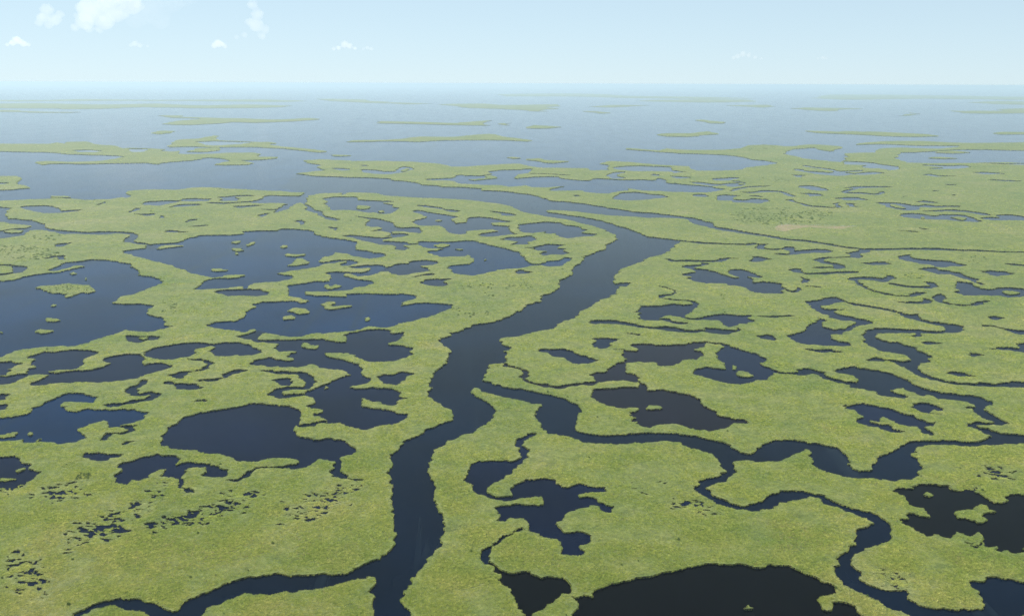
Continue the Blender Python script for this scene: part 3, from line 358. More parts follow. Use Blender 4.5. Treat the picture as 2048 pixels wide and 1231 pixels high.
def vnoise(X, s, seed):
    """value noise in [-1, 1] at points X (n,2), wavelength s (scalar or n)"""
    q = X / (s[:, None] if np.ndim(s) else s)
    i = np.floor(q).astype(np.int64); f = q - i; f = f * f * (3 - 2 * f)
    def h(a, b):
        n = (a * 374761393 + b * 668265263 + seed * 974711) & 0xffffffff
        n = ((n ^ (n >> 13)) * 1274126177) & 0xffffffff
        return ((n ^ (n >> 16)) & 0xffff) / 32767.5 - 1
    a = h(i[:, 0], i[:, 1]); b = h(i[:, 0] + 1, i[:, 1]); c = h(i[:, 0], i[:, 1] + 1); d = h(i[:, 0] + 1, i[:, 1] + 1)
    return (a * (1 - f[:, 0]) + b * f[:, 0]) * (1 - f[:, 1]) + (c * (1 - f[:, 0]) + d * f[:, 0]) * f[:, 1]

def wobble(X):
    d = np.hypot(X[:, 0], X[:, 1])
    out = X.copy()
    for n, (wl, am) in enumerate(((19, 1.2), (8.0, 1.0), (3.6, 1.3), (2.0, .9))):
        out[:, 0] += vnoise(X, wl, 11 + n) * am; out[:, 1] += vnoise(X, wl, 51 + n) * am
    far = np.clip((d - 700) / 1200, 0, 1)
    mid = np.clip((d - 350) / 400, 0, 1)
    out[:, 0] += vnoise(X, 5.0, 81) * 1.0 * mid; out[:, 1] += vnoise(X, 5.0, 82) * 1.5 * mid
    deep = np.clip((d - 2500) / 2500, 0, 3)
    out[:, 1] += (vnoise(X, 420, 61) * 55 + vnoise(X, 150, 62) * 30) * deep; out[:, 0] += vnoise(X, 300, 63) * 60 * deep
    for wl, am, sd in ((60, 7, 91), (26, 4, 97)):
        out[:, 0] += vnoise(X, wl, sd) * am * far; out[:, 1] += vnoise(X, wl, sd + 1) * am * far
    return out

def chaikin(P):
    Q = np.roll(P, -1, 0)
    o = np.empty((len(P) * 2, 2)); o[0::2] = P * .88 + Q * .12; o[1::2] = P * .12 + Q * .88
    return o

def grow(X, m0, m1):
    """move a closed outline outwards (or inwards) by m0 metres plus m1 per metre of distance"""
    a = X - np.roll(X, 1, 0); b = np.roll(X, -1, 0) - X; t = a + b
    n = np.column_stack([t[:, 1], -t[:, 0]]) / (np.linalg.norm(t, axis=1)[:, None] + 1e-9)
    x2, y2 = np.roll(X, -1, 0).T
    if (X[:, 0] * y2 - x2 * X[:, 1]).sum() < 0: n = -n
    return X + n * (m0 + m1 * np.minimum(np.hypot(X[:, 0], X[:, 1]), 2500))[:, None]

def densify(X):
    out = []
    n = len(X)
    for i in range(n):
        a = X[i]; b = X[(i + 1) % n]
        m = (a + b) / 2; d = math.hypot(*m); L = math.hypot(*(b - a))
        inside = abs(m[0]) < .62 * d + 60 and d < 9000
        step = max(1.3, d * .0024) if inside else 120 + d * .02
        if d > 2500: step *= 1.6
        k = max(1, min(600, int(L / step)))
        t = np.arange(k)[:, None] / k
        out.append(a + (b - a) * t)
    return np.vstack(out)

LAND, WATER = 1, 0
shapes = []        # (surface, code, name, label, outline) painted one over the other
for ln in DATA.strip().split('\n'):
    head, label, s = ln.split('|'); head = head.split(); code = head[0][0]; P = parse(s)
    if code == 'S':
        X = ground(P); wd = float(head[1]) / 2 + .8
        t = np.gradient(X, axis=0); t /= np.linalg.norm(t, axis=1)[:, None]
        nrm = np.column_stack([-t[:, 1], t[:, 0]])
        wv = np.full((len(X), 1), wd); wv[0] *= .5; wv[-1] *= .5
        # widen along the line of sight so that the gap still shows over the reeds
        shape = np.vstack([X + nrm * wv, (X - nrm * wv)[::-1]])
        shapes.append((WATER, 'W', head[2], label, wobble(grow(densify(shape), .3, .0009))))
    else:
        X = ground(P)
        X = chaikin(X)
        q = .3 if code == 'W' else -.1; q1 = .0007 if code == 'W' else -.0006
        shapes.append((WATER if code == 'W' else LAND, code, head[1], label, wobble(grow(densify(X), q, q1))))

def blob(cx, cy, rx, ry):
    n = random.randint(9, 13); a0 = random.random() * 7
    P = []
    for i in range(n):
        a = a0 + i * 2 * math.pi / n; r = random.uniform(.35, 1.15)
        P.append((cx + math.cos(a) * rx * r, cy - math.sin(a) * ry * r + math.cos(a) * rx * r * random.uniform(-.05, .05)))
    return np.array(P)
# clusters of little potholes: centre, half extents, tilt, number, size in pixels
CLUSTERS = ((50, 1150, 46, 42, .2, 30, 7), (120, 985, 60, 18, -.1, 20, 8), (205, 1055, 68, 26, -.35, 44, 7.5), (275, 1010, 55, 22, -.6, 14, 7),
        (395, 1030, 95, 16, -.25, 40, 8), (630, 1008, 64, 26, -.3, 46, 5), (690, 975, 26, 14, -.4, 12, 5), (480, 985, 45, 9, 0, 7, 6),
        (1385, 1010, 55, 15, .15, 16, 6), (1790, 1158, 38, 18, .3, 16, 5), (1995, 945, 42, 12, .2, 16, 7), (1950, 972, 34, 5, -.2, 5, 6), (25, 972, 30, 12, 0, 8, 9),
        (1310, 970, 60, 20, .1, 8, 3.5), (1945, 1085, 30, 6, 0, 6, 6), (1720, 800, 60, 15, 0, 3, 6))
def lowgrass(X):
    """1 where the growth is thin and short, round the potholes"""
    P = project(X); v = np.zeros(len(X))
    for cx, cy, hx, hy, tilt, n, sz in CLUSTERS[:13]:
        u = (P[:, 0] - cx) / hx; q = (P[:, 1] - cy - tilt * (P[:, 0] - cx)) / hy
        v = np.maximum(v, np.exp(-(u * u + q * q) * .8))
    return v
for cx, cy, hx, hy, tilt, n, sz in CLUSTERS:
    for _ in range(int(n * 2.0)):
        u = max(-1, min(1, random.gauss(0, .55))); v = max(-1, min(1, random.gauss(0, .55)))
        x = cx + u * hx; y = cy + v * hy + tilt * u * hx
        s = sz * random.uniform(.35, 1.45)
        X = ground(blob(x, y, s * 1.15, s * random.uniform(.26, .52)), .6)
        shapes.append((WATER, 'W', 'pothole', '', wobble(densify(chaikin(X)))))
# the bare muddy patch in the far marsh
X = ground(parse('c5 545,120 580,95 720,92 800,105 950,97 1100,105 1330,108 1250,125 1240,145 1080,132 960,128 860,122 740,145 640,165 570,155'), .3)
shapes.append((LAND, 'M', 'mud_flat', 'bare tan mud flat in the green marsh beyond the canal', wobble(densify(chaikin(X)))))

# ---------------------------------------------------------------- one constrained triangulation of the whole plain
FAR = 60000.0
base = np.array([(-FAR, -FAR * .02), (FAR, -FAR * .02), (FAR, FAR), (-FAR, FAR)])
V = [base]; E = [(0, 1), (1, 2), (2, 3), (3, 0)]; o = 4
for sh in shapes:
    X = sh[4]; n = len(X)
    V.append(X); E += [(o + i, o + (i + 1) % n) for i in range(n)]; o += n
gx, gy = np.meshgrid(np.arange(-420, 2480, 45), np.arange(262, 1480, 26))
V.append(ground(np.column_stack([gx.ravel(), gy.ravel()]) + rng.uniform(-9, 9, (gx.size, 2))))   # breaks up the large triangles
V = np.vstack(V)
res = delaunay_2d_cdt([Vector(p) for p in V], E, [], 0, 1e-3, False)
PT = np.array([(v.x, v.y) for v in res[0]]); TR = np.array(res[2], dtype=np.int64)
e1 = PT[TR[:, 1]] - PT[TR[:, 0]]; e2 = PT[TR[:, 2]] - PT[TR[:, 0]]
AR = e1[:, 0] * e2[:, 1] - e1[:, 1] * e2[:, 0]
TR[AR < 0] = TR[AR < 0][:, ::-1]; TR = TR[np.abs(AR) > 1e-7]
CEN = PT[TR].mean(1)
TOPID = np.full(len(TR), -1)
order = np.argsort(CEN[:, 0]); CX = CEN[order, 0]
for k, sh in enumerate(shapes):
    X = sh[4]
    a, b = np.searchsorted(CX, [X[:, 0].min(), X[:, 0].max()])
    idx = order[a:b]; idx = idx[(CEN[idx, 1] > X[:, 1].min()) & (CEN[idx, 1] < X[:, 1].max())]
    if not len(idx): continue
    x1, y1 = X[:, 0], X[:, 1]; x2, y2 = np.roll(x1, -1), np.roll(y1, -1)
    for c0 in range(0, len(idx), 4000):
        ii = idx[c0:c0 + 4000]; px = CEN[ii, 0][:, None]; py = CEN[ii, 1][:, None]
        up = (y1 <= py) & (y2 > py); dn = (y1 > py) & (y2 <= py)
        cr = (x2 - x1) * (py - y1) - (px - x1) * (y2 - y1)
        wn = (up & (cr > 0)).sum(1) - (dn & (cr < 0)).sum(1)
        TOPID[ii[wn != 0]] = k
IS_LAND = np.array([False if k < 0 else shapes[k][0] == LAND for k in TOPID])

# adjacency
EK = np.sort(np.vstack([TR[:, [0, 1]], TR[:, [1, 2]], TR[:, [2, 0]]]), 1)
OWN = np.tile(np.arange(len(TR)), 3)
DIR = np.vstack([TR[:, [0, 1]], TR[:, [1, 2]], TR[:, [2, 0]]])
key = EK[:, 0] * len(PT) + EK[:, 1]; so = np.argsort(key, kind='stable')
NB = np.full(len(key), -1); ks = key[so]
same = np.nonzero(ks[1:] == ks[:-1])[0]
NB[so[same]] = OWN[so[same + 1]]; NB[so[same + 1]] = OWN[so[same]]
# connected pieces of land (islets, mud flat and mainland kept apart)
cls = np.where(IS_LAND, np.array([0 if k < 0 else {'I': k + 10, 'M': k + 10}.get(shapes[k][1], 1) for k in TOPID]), 0)
comp = np.arange(len(TR))
link = (NB >= 0) & (cls[OWN] > 0)
link[link] &= cls[OWN[link]] == cls[NB[link]]
la, lb = OWN[link], NB[link]
while True:
    m = np.minimum(comp[la], comp[lb]); old = comp.copy()
    np.minimum.at(comp, la, m); np.minimum.at(comp, lb, m)
    comp = comp[comp]
    if (old == comp).all(): break

# ---------------------------------------------------------------- materials
def newmat(name):
    m = bpy.data.materials.new(name); m.use_nodes = True; m.node_tree.nodes.clear()
    return m, m.node_tree
def N(t, kind, **kw):
    n = t.nodes.new(kind)
    for a, b in kw.items(): setattr(n, a, b)
    return n
def noise(t, vec, scale, detail=4, rough=.6, dist=0):
    n = N(t, 'ShaderNodeTexNoise'); n.inputs['Scale'].default_value = scale; n.inputs['Detail'].default_value = detail
    n.inputs['Roughness'].default_value = rough; n.inputs['Distortion'].default_value = dist
    t.links.new(vec, n.inputs['Vector']); return n.outputs['Fac']
def ramp(t, fac, stops):
    r = N(t, 'ShaderNodeValToRGB'); cr = r.color_ramp
    while len(cr.elements) < len(stops): cr.elements.new(.5)
    for e, (p, c) in zip(cr.elements, stops): e.position = p; e.color = (*c, 1)
    t.links.new(fac, r.inputs[0]); return r.outputs[0]
def mix(t, a, b, fac, mode='MIX'):
    n = N(t, 'ShaderNodeMix'); n.data_type = 'RGBA'; n.blend_type = mode
    for v, i in ((fac, 0), (a, 6), (b, 7)):
        if hasattr(v, 'links') or hasattr(v, 'is_linked'): t.links.new(v, n.inputs[i])
        elif i == 0: n.inputs[0].default_value = v
        else: n.inputs[i].default_value = (*v, 1)
    return n.outputs[2]

GREEN_A, GREEN_B, GREEN_C, STRAW = (.154, .177, .037), (.205, .212, .050), (.105, .146, .034), (.36, .32, .15)
def marsh_colour(t, vec, gain=1.0):
    """meadow-scale patches of greener and yellower growth"""
    big = noise(t, vec, .009, 5, .62, .6); mid = noise(t, vec, .05, 4, .6, .3)
    c = ramp(t, big, ((.25, (.088, .135, .031)), (.42, (.138, .168, .036)), (.56, (.175, .192, .044)), (.74, (.235, .215, .085))))
    c = mix(t, c, ramp(t, mid, ((.25, (.108, .150, .034)), (.50, GREEN_A), (.74, (.205, .202, .066)))), .45)
    return mix(t, c, (gain, gain, gain * 1.1), 1.0, 'MULTIPLY')

def leaf_material(name, kind):
    m, t = newmat(name)
    geo = N(t, 'ShaderNodeNewGeometry'); oi = N(t, 'ShaderNodeObjectInfo')
    if kind == 'reed':
        c = marsh_colour(t, geo.outputs['Position'], 2.1)
        rnd = ramp(t, oi.outputs['Random'], ((0, (.62, .70, .62)), (.3, (.88, .92, .85)), (.65, (1.08, 1.06, 1.06)), (.9, (1.28, 1.2, 1.25)), (1, (1.75, 1.58, 1.9))))
        c = mix(t, c, rnd, 1.0, 'MULTIPLY')
    elif kind == 'dead':
        c = ramp(t, oi.outputs['Random'], ((0, (.17, .18, .055)), (.5, STRAW), (1, (.38, .34, .17))))
    else:
        c = ramp(t, oi.outputs['Random'], ((0, (.085, .135, .036)), (.6, (.12, .17, .042)), (1, (.15, .19, .05))))
    d = N(t, 'ShaderNodeBsdfDiffuse'); tr = N(t, 'ShaderNodeBsdfTranslucent'); mx = N(t, 'ShaderNodeMixShader')
    mx.inputs[0].default_value = .5
    t.links.new(c, d.inputs[0]); t.links.new(c, tr.inputs[0])
    t.links.new(d.outputs[0], mx.inputs[1]); t.links.new(tr.outputs[0], mx.inputs[2])
    out = N(t, 'ShaderNodeOutputMaterial'); t.links.new(mx.outputs[0], out.inputs[0])
    return m

def ground_material(name, mud=False):
    m, t = newmat(name)
    geo = N(t, 'ShaderNodeNewGeometry'); P = geo.outputs['Position']
    fine = noise(t, P, .55, 6, .7, .4)
    if mud:
        c = ramp(t, noise(t, P, .03, 5, .65, .5), ((.36, (.10, .12, .04)), (.46, (.16, .130, .074)), (.55, (.14, .122, .065)), (.63, (.10, .118, .036))))
    else:
        c = mix(t, marsh_colour(t, P, .60), (.92, 1.0, 1.08), 1.0, 'MULTIPLY')  # even gain darkens the flat ground for canopy self-shadow it does not model
        c = mix(t, c, ramp(t, fine, ((.25, (.4, .48, .4)), (.5, (1, 1, 1)), (.75, (1.6, 1.5, 1.6)))), 1.0, 'MULTIPLY')
        c = mix(t, c, ramp(t, noise(t, P, .13, 5, .72, .3), ((.3, (.6, .68, .62)), (.5, (1, 1, 1)), (.72, (1.4, 1.3, 1.3)))), 1.0, 'MULTIPLY')
    b = N(t, 'ShaderNodeBsdfPrincipled'); b.inputs['Roughness'].default_value = .9; b.inputs['Specular IOR Level'].default_value = .15
    bp = N(t, 'ShaderNodeBump'); bp.inputs['Strength'].default_value = .8; bp.inputs['Distance'].default_value = 1.2
    t.links.new(fine, bp.inputs['Height']); t.links.new(bp.outputs[0], b.inputs['Normal'])
    t.links.new(c, b.inputs['Base Color'])
    out = N(t, 'ShaderNodeOutputMaterial'); t.links.new(b.outputs[0], out.inputs[0])
    return m

def water_material(name, col, rough=.10, calm=False):
    m, t = newmat(name)
    geo = N(t, 'ShaderNodeNewGeometry'); P = geo.outputs['Position']
    b = N(t, 'ShaderNodeBsdfPrincipled'); b.inputs['IOR'].default_value = 1.07
    mp = N(t, 'ShaderNodeMapping'); mp.inputs['Rotation'].default_value = (0, 0, .5); mp.inputs['Scale'].default_value = (1, .22, 1)
    t.links.new(P, mp.inputs['Vector'])
    slick = noise(t, mp.outputs[0], .02, 4, .55, .8)
    rr = N(t, 'ShaderNodeMapRange'); rr.inputs['From Min'].default_value = .35; rr.inputs['From Max'].default_value = .7
    rr.inputs['To Min'].default_value = rough * (.92 if calm else .6); rr.inputs['To Max'].default_value = rough * (1.1 if calm else 1.7)
    t.links.new(slick, rr.inputs['Value']); t.links.new(rr.outputs[0], b.inputs['Roughness'])
    depth = noise(t, P, .012, 3, .5)
    c = ramp(t, depth, ((.35, tuple(v * .75 for v in col)), (.65, tuple(v * 1.35 for v in col))))
    if calm:      # thin wind-drawn lines: foam, and ruffled water's sheen put into the base colour
        m2 = N(t, 'ShaderNodeMapping'); m2.inputs['Rotation'].default_value = (0, 0, .45); m2.inputs['Scale'].default_value = (1, .05, 1)
        t.links.new(P, m2.inputs['Vector'])
        st = ramp(t, noise(t, m2.outputs[0], .03, 5, .62, 1.2), ((.58, (0, 0, 0)), (.72, (1, 1, 1))))
        c = mix(t, c, (.005, .010, .016), st)
    t.links.new(c, b.inputs['Base Color'])
    bp = N(t, 'ShaderNodeBump'); bp.inputs['Strength'].default_value = .02 if calm else .08; bp.inputs['Distance'].default_value = .2
    t.links.new(noise(t, P, .9, 3, .6), bp.inputs['Height']); t.links.new(bp.outputs[0], b.inputs['Normal'])
    out = N(t, 'ShaderNodeOutputMaterial'); t.links.new(b.outputs[0], out.inputs[0])
    return m
M_BANK_SHADE, t = newmat('shaded_bank')  # mud and stem litter, colour darkened to paint in the shade on banks
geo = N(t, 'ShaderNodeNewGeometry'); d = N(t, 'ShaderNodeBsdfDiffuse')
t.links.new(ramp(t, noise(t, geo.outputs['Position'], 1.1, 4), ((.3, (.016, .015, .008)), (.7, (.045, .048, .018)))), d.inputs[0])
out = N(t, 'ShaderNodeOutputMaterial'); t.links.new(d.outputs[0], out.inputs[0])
M_GROUND = ground_material('marsh_ground'); M_MUD = ground_material('mud', True)
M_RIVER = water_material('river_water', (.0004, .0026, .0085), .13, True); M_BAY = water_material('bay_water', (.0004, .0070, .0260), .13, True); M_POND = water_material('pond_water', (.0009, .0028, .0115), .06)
M_BLACK = water_material('black_pond_water', (.0003, .0002, .0004), .05)
M_BROWN = water_material('brown_pond_water', (.0028, .0021, .0050), .06)

# ---------------------------------------------------------------- meshes from the triangulation
def mesh_obj(name, verts, faces, mat, parent=None):
    me = bpy.data.meshes.new(name); verts = np.asarray(verts, np.float32)
    me.vertices.add(len(verts)); me.vertices.foreach_set('co', verts.ravel())
    tot = np.array([len(f) for f in faces], np.int32) if not isinstance(faces, np.ndarray) else np.full(len(faces), faces.shape[1], np.int32)
    flat = np.concatenate([np.asarray(f, np.int32) for f in faces]) if not isinstance(faces, np.ndarray) else faces.astype(np.int32).ravel()
    me.loops.add(len(flat)); me.loops.foreach_set('vertex_index', flat)
    me.polygons.add(len(tot)); me.polygons.foreach_set('loop_start', np.concatenate([[0], np.cumsum(tot)[:-1]]).astype(np.int32))
    me.polygons.foreach_set('loop_total', tot)
    me.update(calc_edges=True); me.validate(); me.shade_flat()
    for q in (mat if isinstance(mat, tuple) else (mat,)): me.materials.append(q)
    ob = bpy.data.objects.new(name, me); C.objects.link(ob)
    if parent: ob.parent = parent
    return ob

def sub(tris):
    u, inv = np.unique(tris.ravel(), return_inverse=True)
    return u, inv.reshape(tris.shape)

def canopy_z(X):
    d = np.hypot(X[:, 0], X[:, 1])
    z = (.76 + .16 * np.clip((d - 450) / 800, 0, 1)) * (1 - .75 * lowgrass(X))
    return z + .14 * vnoise(X, 5.0, 7) + .08 * vnoise(X, 2.0, 8)

def land_obj(name, tri_idx, mat, low=0.0):
    T = TR[tri_idx]; u, f = sub(T); X = PT[u]
    z = canopy_z(X) - low
    mask = np.zeros(len(TR), bool); mask[tri_idx] = True
    be = mask[OWN] & (NB >= 0); be[be] &= ~IS_LAND[NB[be]]
    D = DIR[be]; pos = np.full(len(PT), -1); pos[u] = np.arange(len(u))
    verts = np.column_stack([X, z]); a, b = pos[D[:, 0]], pos[D[:, 1]]
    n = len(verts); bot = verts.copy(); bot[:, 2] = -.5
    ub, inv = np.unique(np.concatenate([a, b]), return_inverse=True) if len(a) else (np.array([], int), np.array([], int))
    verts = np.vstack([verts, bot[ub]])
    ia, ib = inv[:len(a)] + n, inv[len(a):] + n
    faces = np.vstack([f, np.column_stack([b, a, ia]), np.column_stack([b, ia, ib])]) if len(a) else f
    o = mesh_obj(name, verts, faces, (mat, M_BANK_SHADE))
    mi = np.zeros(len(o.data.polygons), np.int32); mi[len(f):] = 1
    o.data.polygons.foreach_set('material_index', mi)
    return o

tag_count = {}
def structure(o, label=''):
    o['kind'] = 'structure'
    if label: o['label'] = label
    return o

# the water bodies
far_tri = np.nonzero(TOPID < 0)[0]
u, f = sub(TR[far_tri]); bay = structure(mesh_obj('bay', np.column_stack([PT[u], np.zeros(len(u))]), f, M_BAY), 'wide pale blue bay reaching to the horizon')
for k, sh in enumerate(shapes):
    if sh[0] != WATER: continue
    ti = np.nonzero(TOPID == k)[0]
    if not len(ti): continue
    u, f = sub(TR[ti]); c = CEN[ti].mean(0); d = np.hypot(*c)
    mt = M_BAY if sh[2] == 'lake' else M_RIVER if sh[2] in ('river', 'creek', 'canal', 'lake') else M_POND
    if 'brown' in sh[3]: mt = M_BROWN
    if 'black' in sh[3]: mt = M_BLACK
    q = project(c[None, :])[0]; place = 'in the far hazy marsh' if q[1] < 470 else 'in the marsh left of the river' if q[0] < 900 else 'in the marsh right of the river'
    look = {'pothole': 'tiny dark pool in thin broken reeds', 'pond': 'small dark reed-edged pond', 'creek': 'narrow winding creek between reeds'}.get(sh[2], 'open water')
    o = structure(mesh_obj(sh[2], np.column_stack([PT[u], np.zeros(len(u))]), f, mt), sh[3] or look + ' ' + place)
    if not sh[3]: o['group'] = look + ' ' + place

# the land
PA = project(PT); e1 = PA[TR[:, 1]] - PA[TR[:, 0]]; e2 = PA[TR[:, 2]] - PA[TR[:, 0]]
SCR = .5 * np.abs(e1[:, 0] * e2[:, 1] - e1[:, 1] * e2[:, 0])
pc = PA[TR].mean(1)
DT = np.hypot(CEN[:, 0], CEN[:, 1])
AW = .5 * np.abs((PT[TR[:, 1]] - PT[TR[:, 0]])[:, 0] * (PT[TR[:, 2]] - PT[TR[:, 0]])[:, 1] - (PT[TR[:, 1]] - PT[TR[:, 0]])[:, 1] * (PT[TR[:, 2]] - PT[TR[:, 0]])[:, 0])
lands = []          # (object, triangle indices, is islet)
main = IS_LAND & (cls == 1)
ids, inv, cnt = np.unique(comp[main], return_inverse=True, return_counts=True)
mi = np.nonzero(main)[0]; area = np.bincount(inv, AW[mi])
small = area < 400
home = int(np.argmax(area)); g = np.where(small[inv], home, inv)
for k in np.argsort(-area):
    if small[k]: continue
    ti = mi[g == k]
    lands.append((structure(land_obj('land', ti, M_GROUND), 'flat green marsh land cut up by creeks and ponds'), ti, None)); lands[-1][0]['group'] = 'pieces of marsh land between the waters'
for k, sh in enumerate(shapes):
    if sh[1] not in 'IM': continue
    ti = np.nonzero(TOPID == k)[0]
    if not len(ti): continue
    if sh[1] == 'M':
        structure(land_obj(sh[2], ti, M_MUD, .3), sh[3]); MUD = ti; continue
    o = land_obj(sh[2], ti, M_GROUND); o['label'] = sh[3]; o['category'] = 'island' if sh[2] == 'marsh_island' else 'islet'
    o['group'] = 'low islands in the bay' if sh[2] == 'marsh_island' else 'reed islets in the ponds and lakes'
    lands.append((o, ti, sh))

# ---------------------------------------------------------------- reeds
def tuft(name, nb, lean, width, seed, mat):
    r = random.Random(seed); v = []; f = []
    for i in range(nb):
        a = r.uniform(0, 6.283); b = r.uniform(0, .42); x, y = math.cos(a) * b, math.sin(a) * b
        a2 = a + r.uniform(-1.2, 1.2); ln = r.uniform(.25, 1) * lean; h = r.uniform(.62, 1.05)
        dx, dy = math.cos(a2), math.sin(a2); wx, wy = -dy * width, dx * width
        tw = r.uniform(-.9, .9); wx, wy = wx * math.cos(tw) - wy * math.sin(tw), wx * math.sin(tw) + wy * math.cos(tw)
        n = len(v)
        for s, hh, ww in ((0, 0, .8), (.35, .62, 1.0)):
            v += [(x + dx * ln * s - wx * ww, y + dy * ln * s - wy * ww, h * hh), (x + dx * ln * s + wx * ww, y + dy * ln * s + wy * ww, h * hh)]
        v.append((x + dx * ln, y + dy * ln, h))
        f += [(n, n + 1, n + 3), (n, n + 3, n + 2), (n + 2, n + 3, n + 4)]
    me = bpy.data.meshes.new(name); me.from_pydata(v, [], f); me.materials.append(mat)
    return bpy.data.objects.new(name, me)           # source shape for the scatter, not placed by itself

def bush(name, seed, mat):
    r = random.Random(seed); v = []; f = []
    for i in range(60):
        a = r.uniform(0, 6.283); e = math.acos(r.uniform(-.1, 1)); R = r.uniform(.55, 1.0)
        c = Vector((math.cos(a) * math.sin(e) * .55, math.sin(a) * math.sin(e) * .55, .1 + .85 * math.cos(e))) * R
        ax = Vector((r.uniform(-1, 1), r.uniform(-1, 1), r.uniform(-.6, .6))).normalized(); bx = ax.orthogonal().normalized(); s = r.uniform(.10, .19)
        n = len(v); v += [tuple(c + ax * s), tuple(c + bx * s), tuple(c - ax * s), tuple(c - bx * s)]; f.append((n, n + 1, n + 2, n + 3))
    me = bpy.data.meshes.new(name); me.from_pydata(v, [], f); me.materials.append(mat)
    return bpy.data.objects.new(name, me)

def scatter_group(name, sources):
    ng = bpy.data.node_groups.new(name, 'GeometryNodeTree')
    ng.interface.new_socket('Geometry', in_out='INPUT', socket_type='NodeSocketGeometry')
    ng.interface.new_socket('Geometry', in_out='OUTPUT', socket_type='NodeSocketGeometry')
    gi = ng.nodes.new('NodeGroupInput'); go = ng.nodes.new('NodeGroupOutput')
    ip = ng.nodes.new('GeometryNodeInstanceOnPoints'); jn = ng.nodes.new('GeometryNodeJoinGeometry')
    for s in reversed(sources):
        oi = ng.nodes.new('GeometryNodeObjectInfo'); oi.inputs['Object'].default_value = s; oi.inputs['As Instance'].default_value = True
        ng.links.new(oi.outputs['Geometry'], jn.inputs[0])
    ng.links.new(jn.outputs[0], ip.inputs['Instance']); ip.inputs['Pick Instance'].default_value = True
    ri = ng.nodes.new('FunctionNodeRandomValue'); ri.data_type = 'INT'; ri.inputs[4].default_value = 0; ri.inputs[5].default_value = len(sources) - 1
    ng.links.new(ri.outputs[2], ip.inputs['Instance Index'])
    rr = ng.nodes.new('FunctionNodeRandomValue'); rr.data_type = 'FLOAT_VECTOR'; rr.inputs[0].default_value = (-.12, -.12, 0); rr.inputs[1].default_value = (.12, .12, 6.283)
    ng.links.new(rr.outputs[0], ip.inputs['Rotation'])
    na = ng.nodes.new('GeometryNodeInputNamedAttribute'); na.data_type = 'FLOAT_VECTOR'; na.inputs[0].default_value = 'scl'
    ng.links.new(na.outputs[0], ip.inputs['Scale'])
    ng.links.new(gi.outputs[0], ip.inputs['Points']); ng.links.new(ip.outputs[0], go.inputs[0])
    return ng

M_REED = leaf_material('reed_leaves', 'reed'); M_DEAD = leaf_material('dead_reed', 'dead'); M_BUSH = leaf_material('shrub_leaves', 'bush')
G_REED = scatter_group('reed_scatter', [tuft('reed_tuft', 26, .8, .065, s, M_REED) for s in (1, 2, 3, 4)])
G_DEAD = scatter_group('dead_reed_scatter', [tuft('dead_reed_tuft', 16, .7, .05, s, M_DEAD) for s in (11, 12, 13)])
G_BUSH = scatter_group('shrub_scatter', [bush('shrub_shape', s, M_BUSH) for s in (21, 22, 23)])

def scatter(name, X, z, scl, ng, parent=None):
    me = bpy.data.meshes.new(name); n = len(X)
    me.vertices.add(n); me.vertices.foreach_set('co', np.column_stack([X, z]).astype(np.float32).ravel())
    at = me.attributes.new('scl', 'FLOAT_VECTOR', 'POINT'); at.data.foreach_set('vector', scl.astype(np.float32).ravel())
    ob = bpy.data.objects.new(name, me); C.objects.link(ob); ob['kind'] = 'stuff'
    md = ob.modifiers.new('scatter', 'NODES'); md.node_group = ng
    if parent: ob.parent = parent
    return ob

def sample(ti, per_px):
    """points spread evenly over what the camera sees of these triangles"""
    p = pc[ti]; ok = (p[:, 0] > -260) & (p[:, 0] < 2310) & (p[:, 1] > 235) & (p[:, 1] < 1420)
    ti = ti[ok]
    if not len(ti): return np.zeros((0, 2))
    wgt = SCR[ti]; n = rng.poisson(wgt.sum() * per_px)
    if n == 0: return np.zeros((0, 2))
    pick = ti[np.searchsorted(np.cumsum(wgt) / wgt.sum(), rng.random(n)).clip(0, len(ti) - 1)]
    a = rng.random((n, 2)); fl = a.sum(1) > 1; a[fl] = 1 - a[fl]
    q = PA[TR[pick]]; P = q[:, 0] + a[:, :1] * (q[:, 1] - q[:, 0]) + a[:, 1:] * (q[:, 2] - q[:, 0])
    return ground(P)

def edge_points(ti):
    """points along the water's edge"""
    mask = np.zeros(len(TR), bool); mask[ti] = True
    be = mask[OWN] & (NB >= 0); be[be] &= ~IS_LAND[NB[be]]
    D = DIR[be]
    if not len(D): return np.zeros((0, 2))
    A, B = PT[D[:, 0]], PT[D[:, 1]]; L = np.linalg.norm(B - A, axis=1); d = np.hypot(*((A + B) / 2).T)
    pm = project((A + B) / 2)
    ok = (pm[:, 0] > -260) & (pm[:, 0] < 2310) & (pm[:, 1] > 260) & (pm[:, 1] < 1420)
    A, B, L, d = A[ok], B[ok], L[ok], d[ok]
    n = rng.poisson(L / np.maximum(.55, d * .0013)); idx = np.repeat(np.arange(len(A)), n)
    t = rng.random((len(idx), 1)); return A[idx] + (B[idx] - A[idx]) * t

SHORE = None
def shore_distance(X):
    global SHORE
    if SHORE is None:
        from mathutils.kdtree import KDTree
        be = IS_LAND[OWN] & (NB >= 0); be[be] &= ~IS_LAND[NB[be]]
        m = (PT[DIR[be][:, 0]] + PT[DIR[be][:, 1]]) / 2
        SHORE = KDTree(len(m))
        for i, q in enumerate(m): SHORE.insert((q[0], q[1], 0), i)
        SHORE.balance()
    return np.array([SHORE.find((a, b, 0))[2] for a, b in X])

def size(X, h, wbase):
    d = np.hypot(X[:, 0], X[:, 1]); n = len(X)
    wd = wbase * np.clip(d / 420, .85, 6) ** .58 * rng.uniform(.7, 1.35, n)
    shd = shore_distance(X)
    wd = np.minimum(wd, .32 + .6 * shd + .0002 * d)
    lo = lowgrass(X); hh = h * (1 - .74 * lo) * np.clip(.72 + .12 * shd, 0, 1) * rng.uniform(.72, 1.25, n) * (1 + .22 * vnoise(X, 14, 3))
    return np.column_stack([wd, wd, hh])

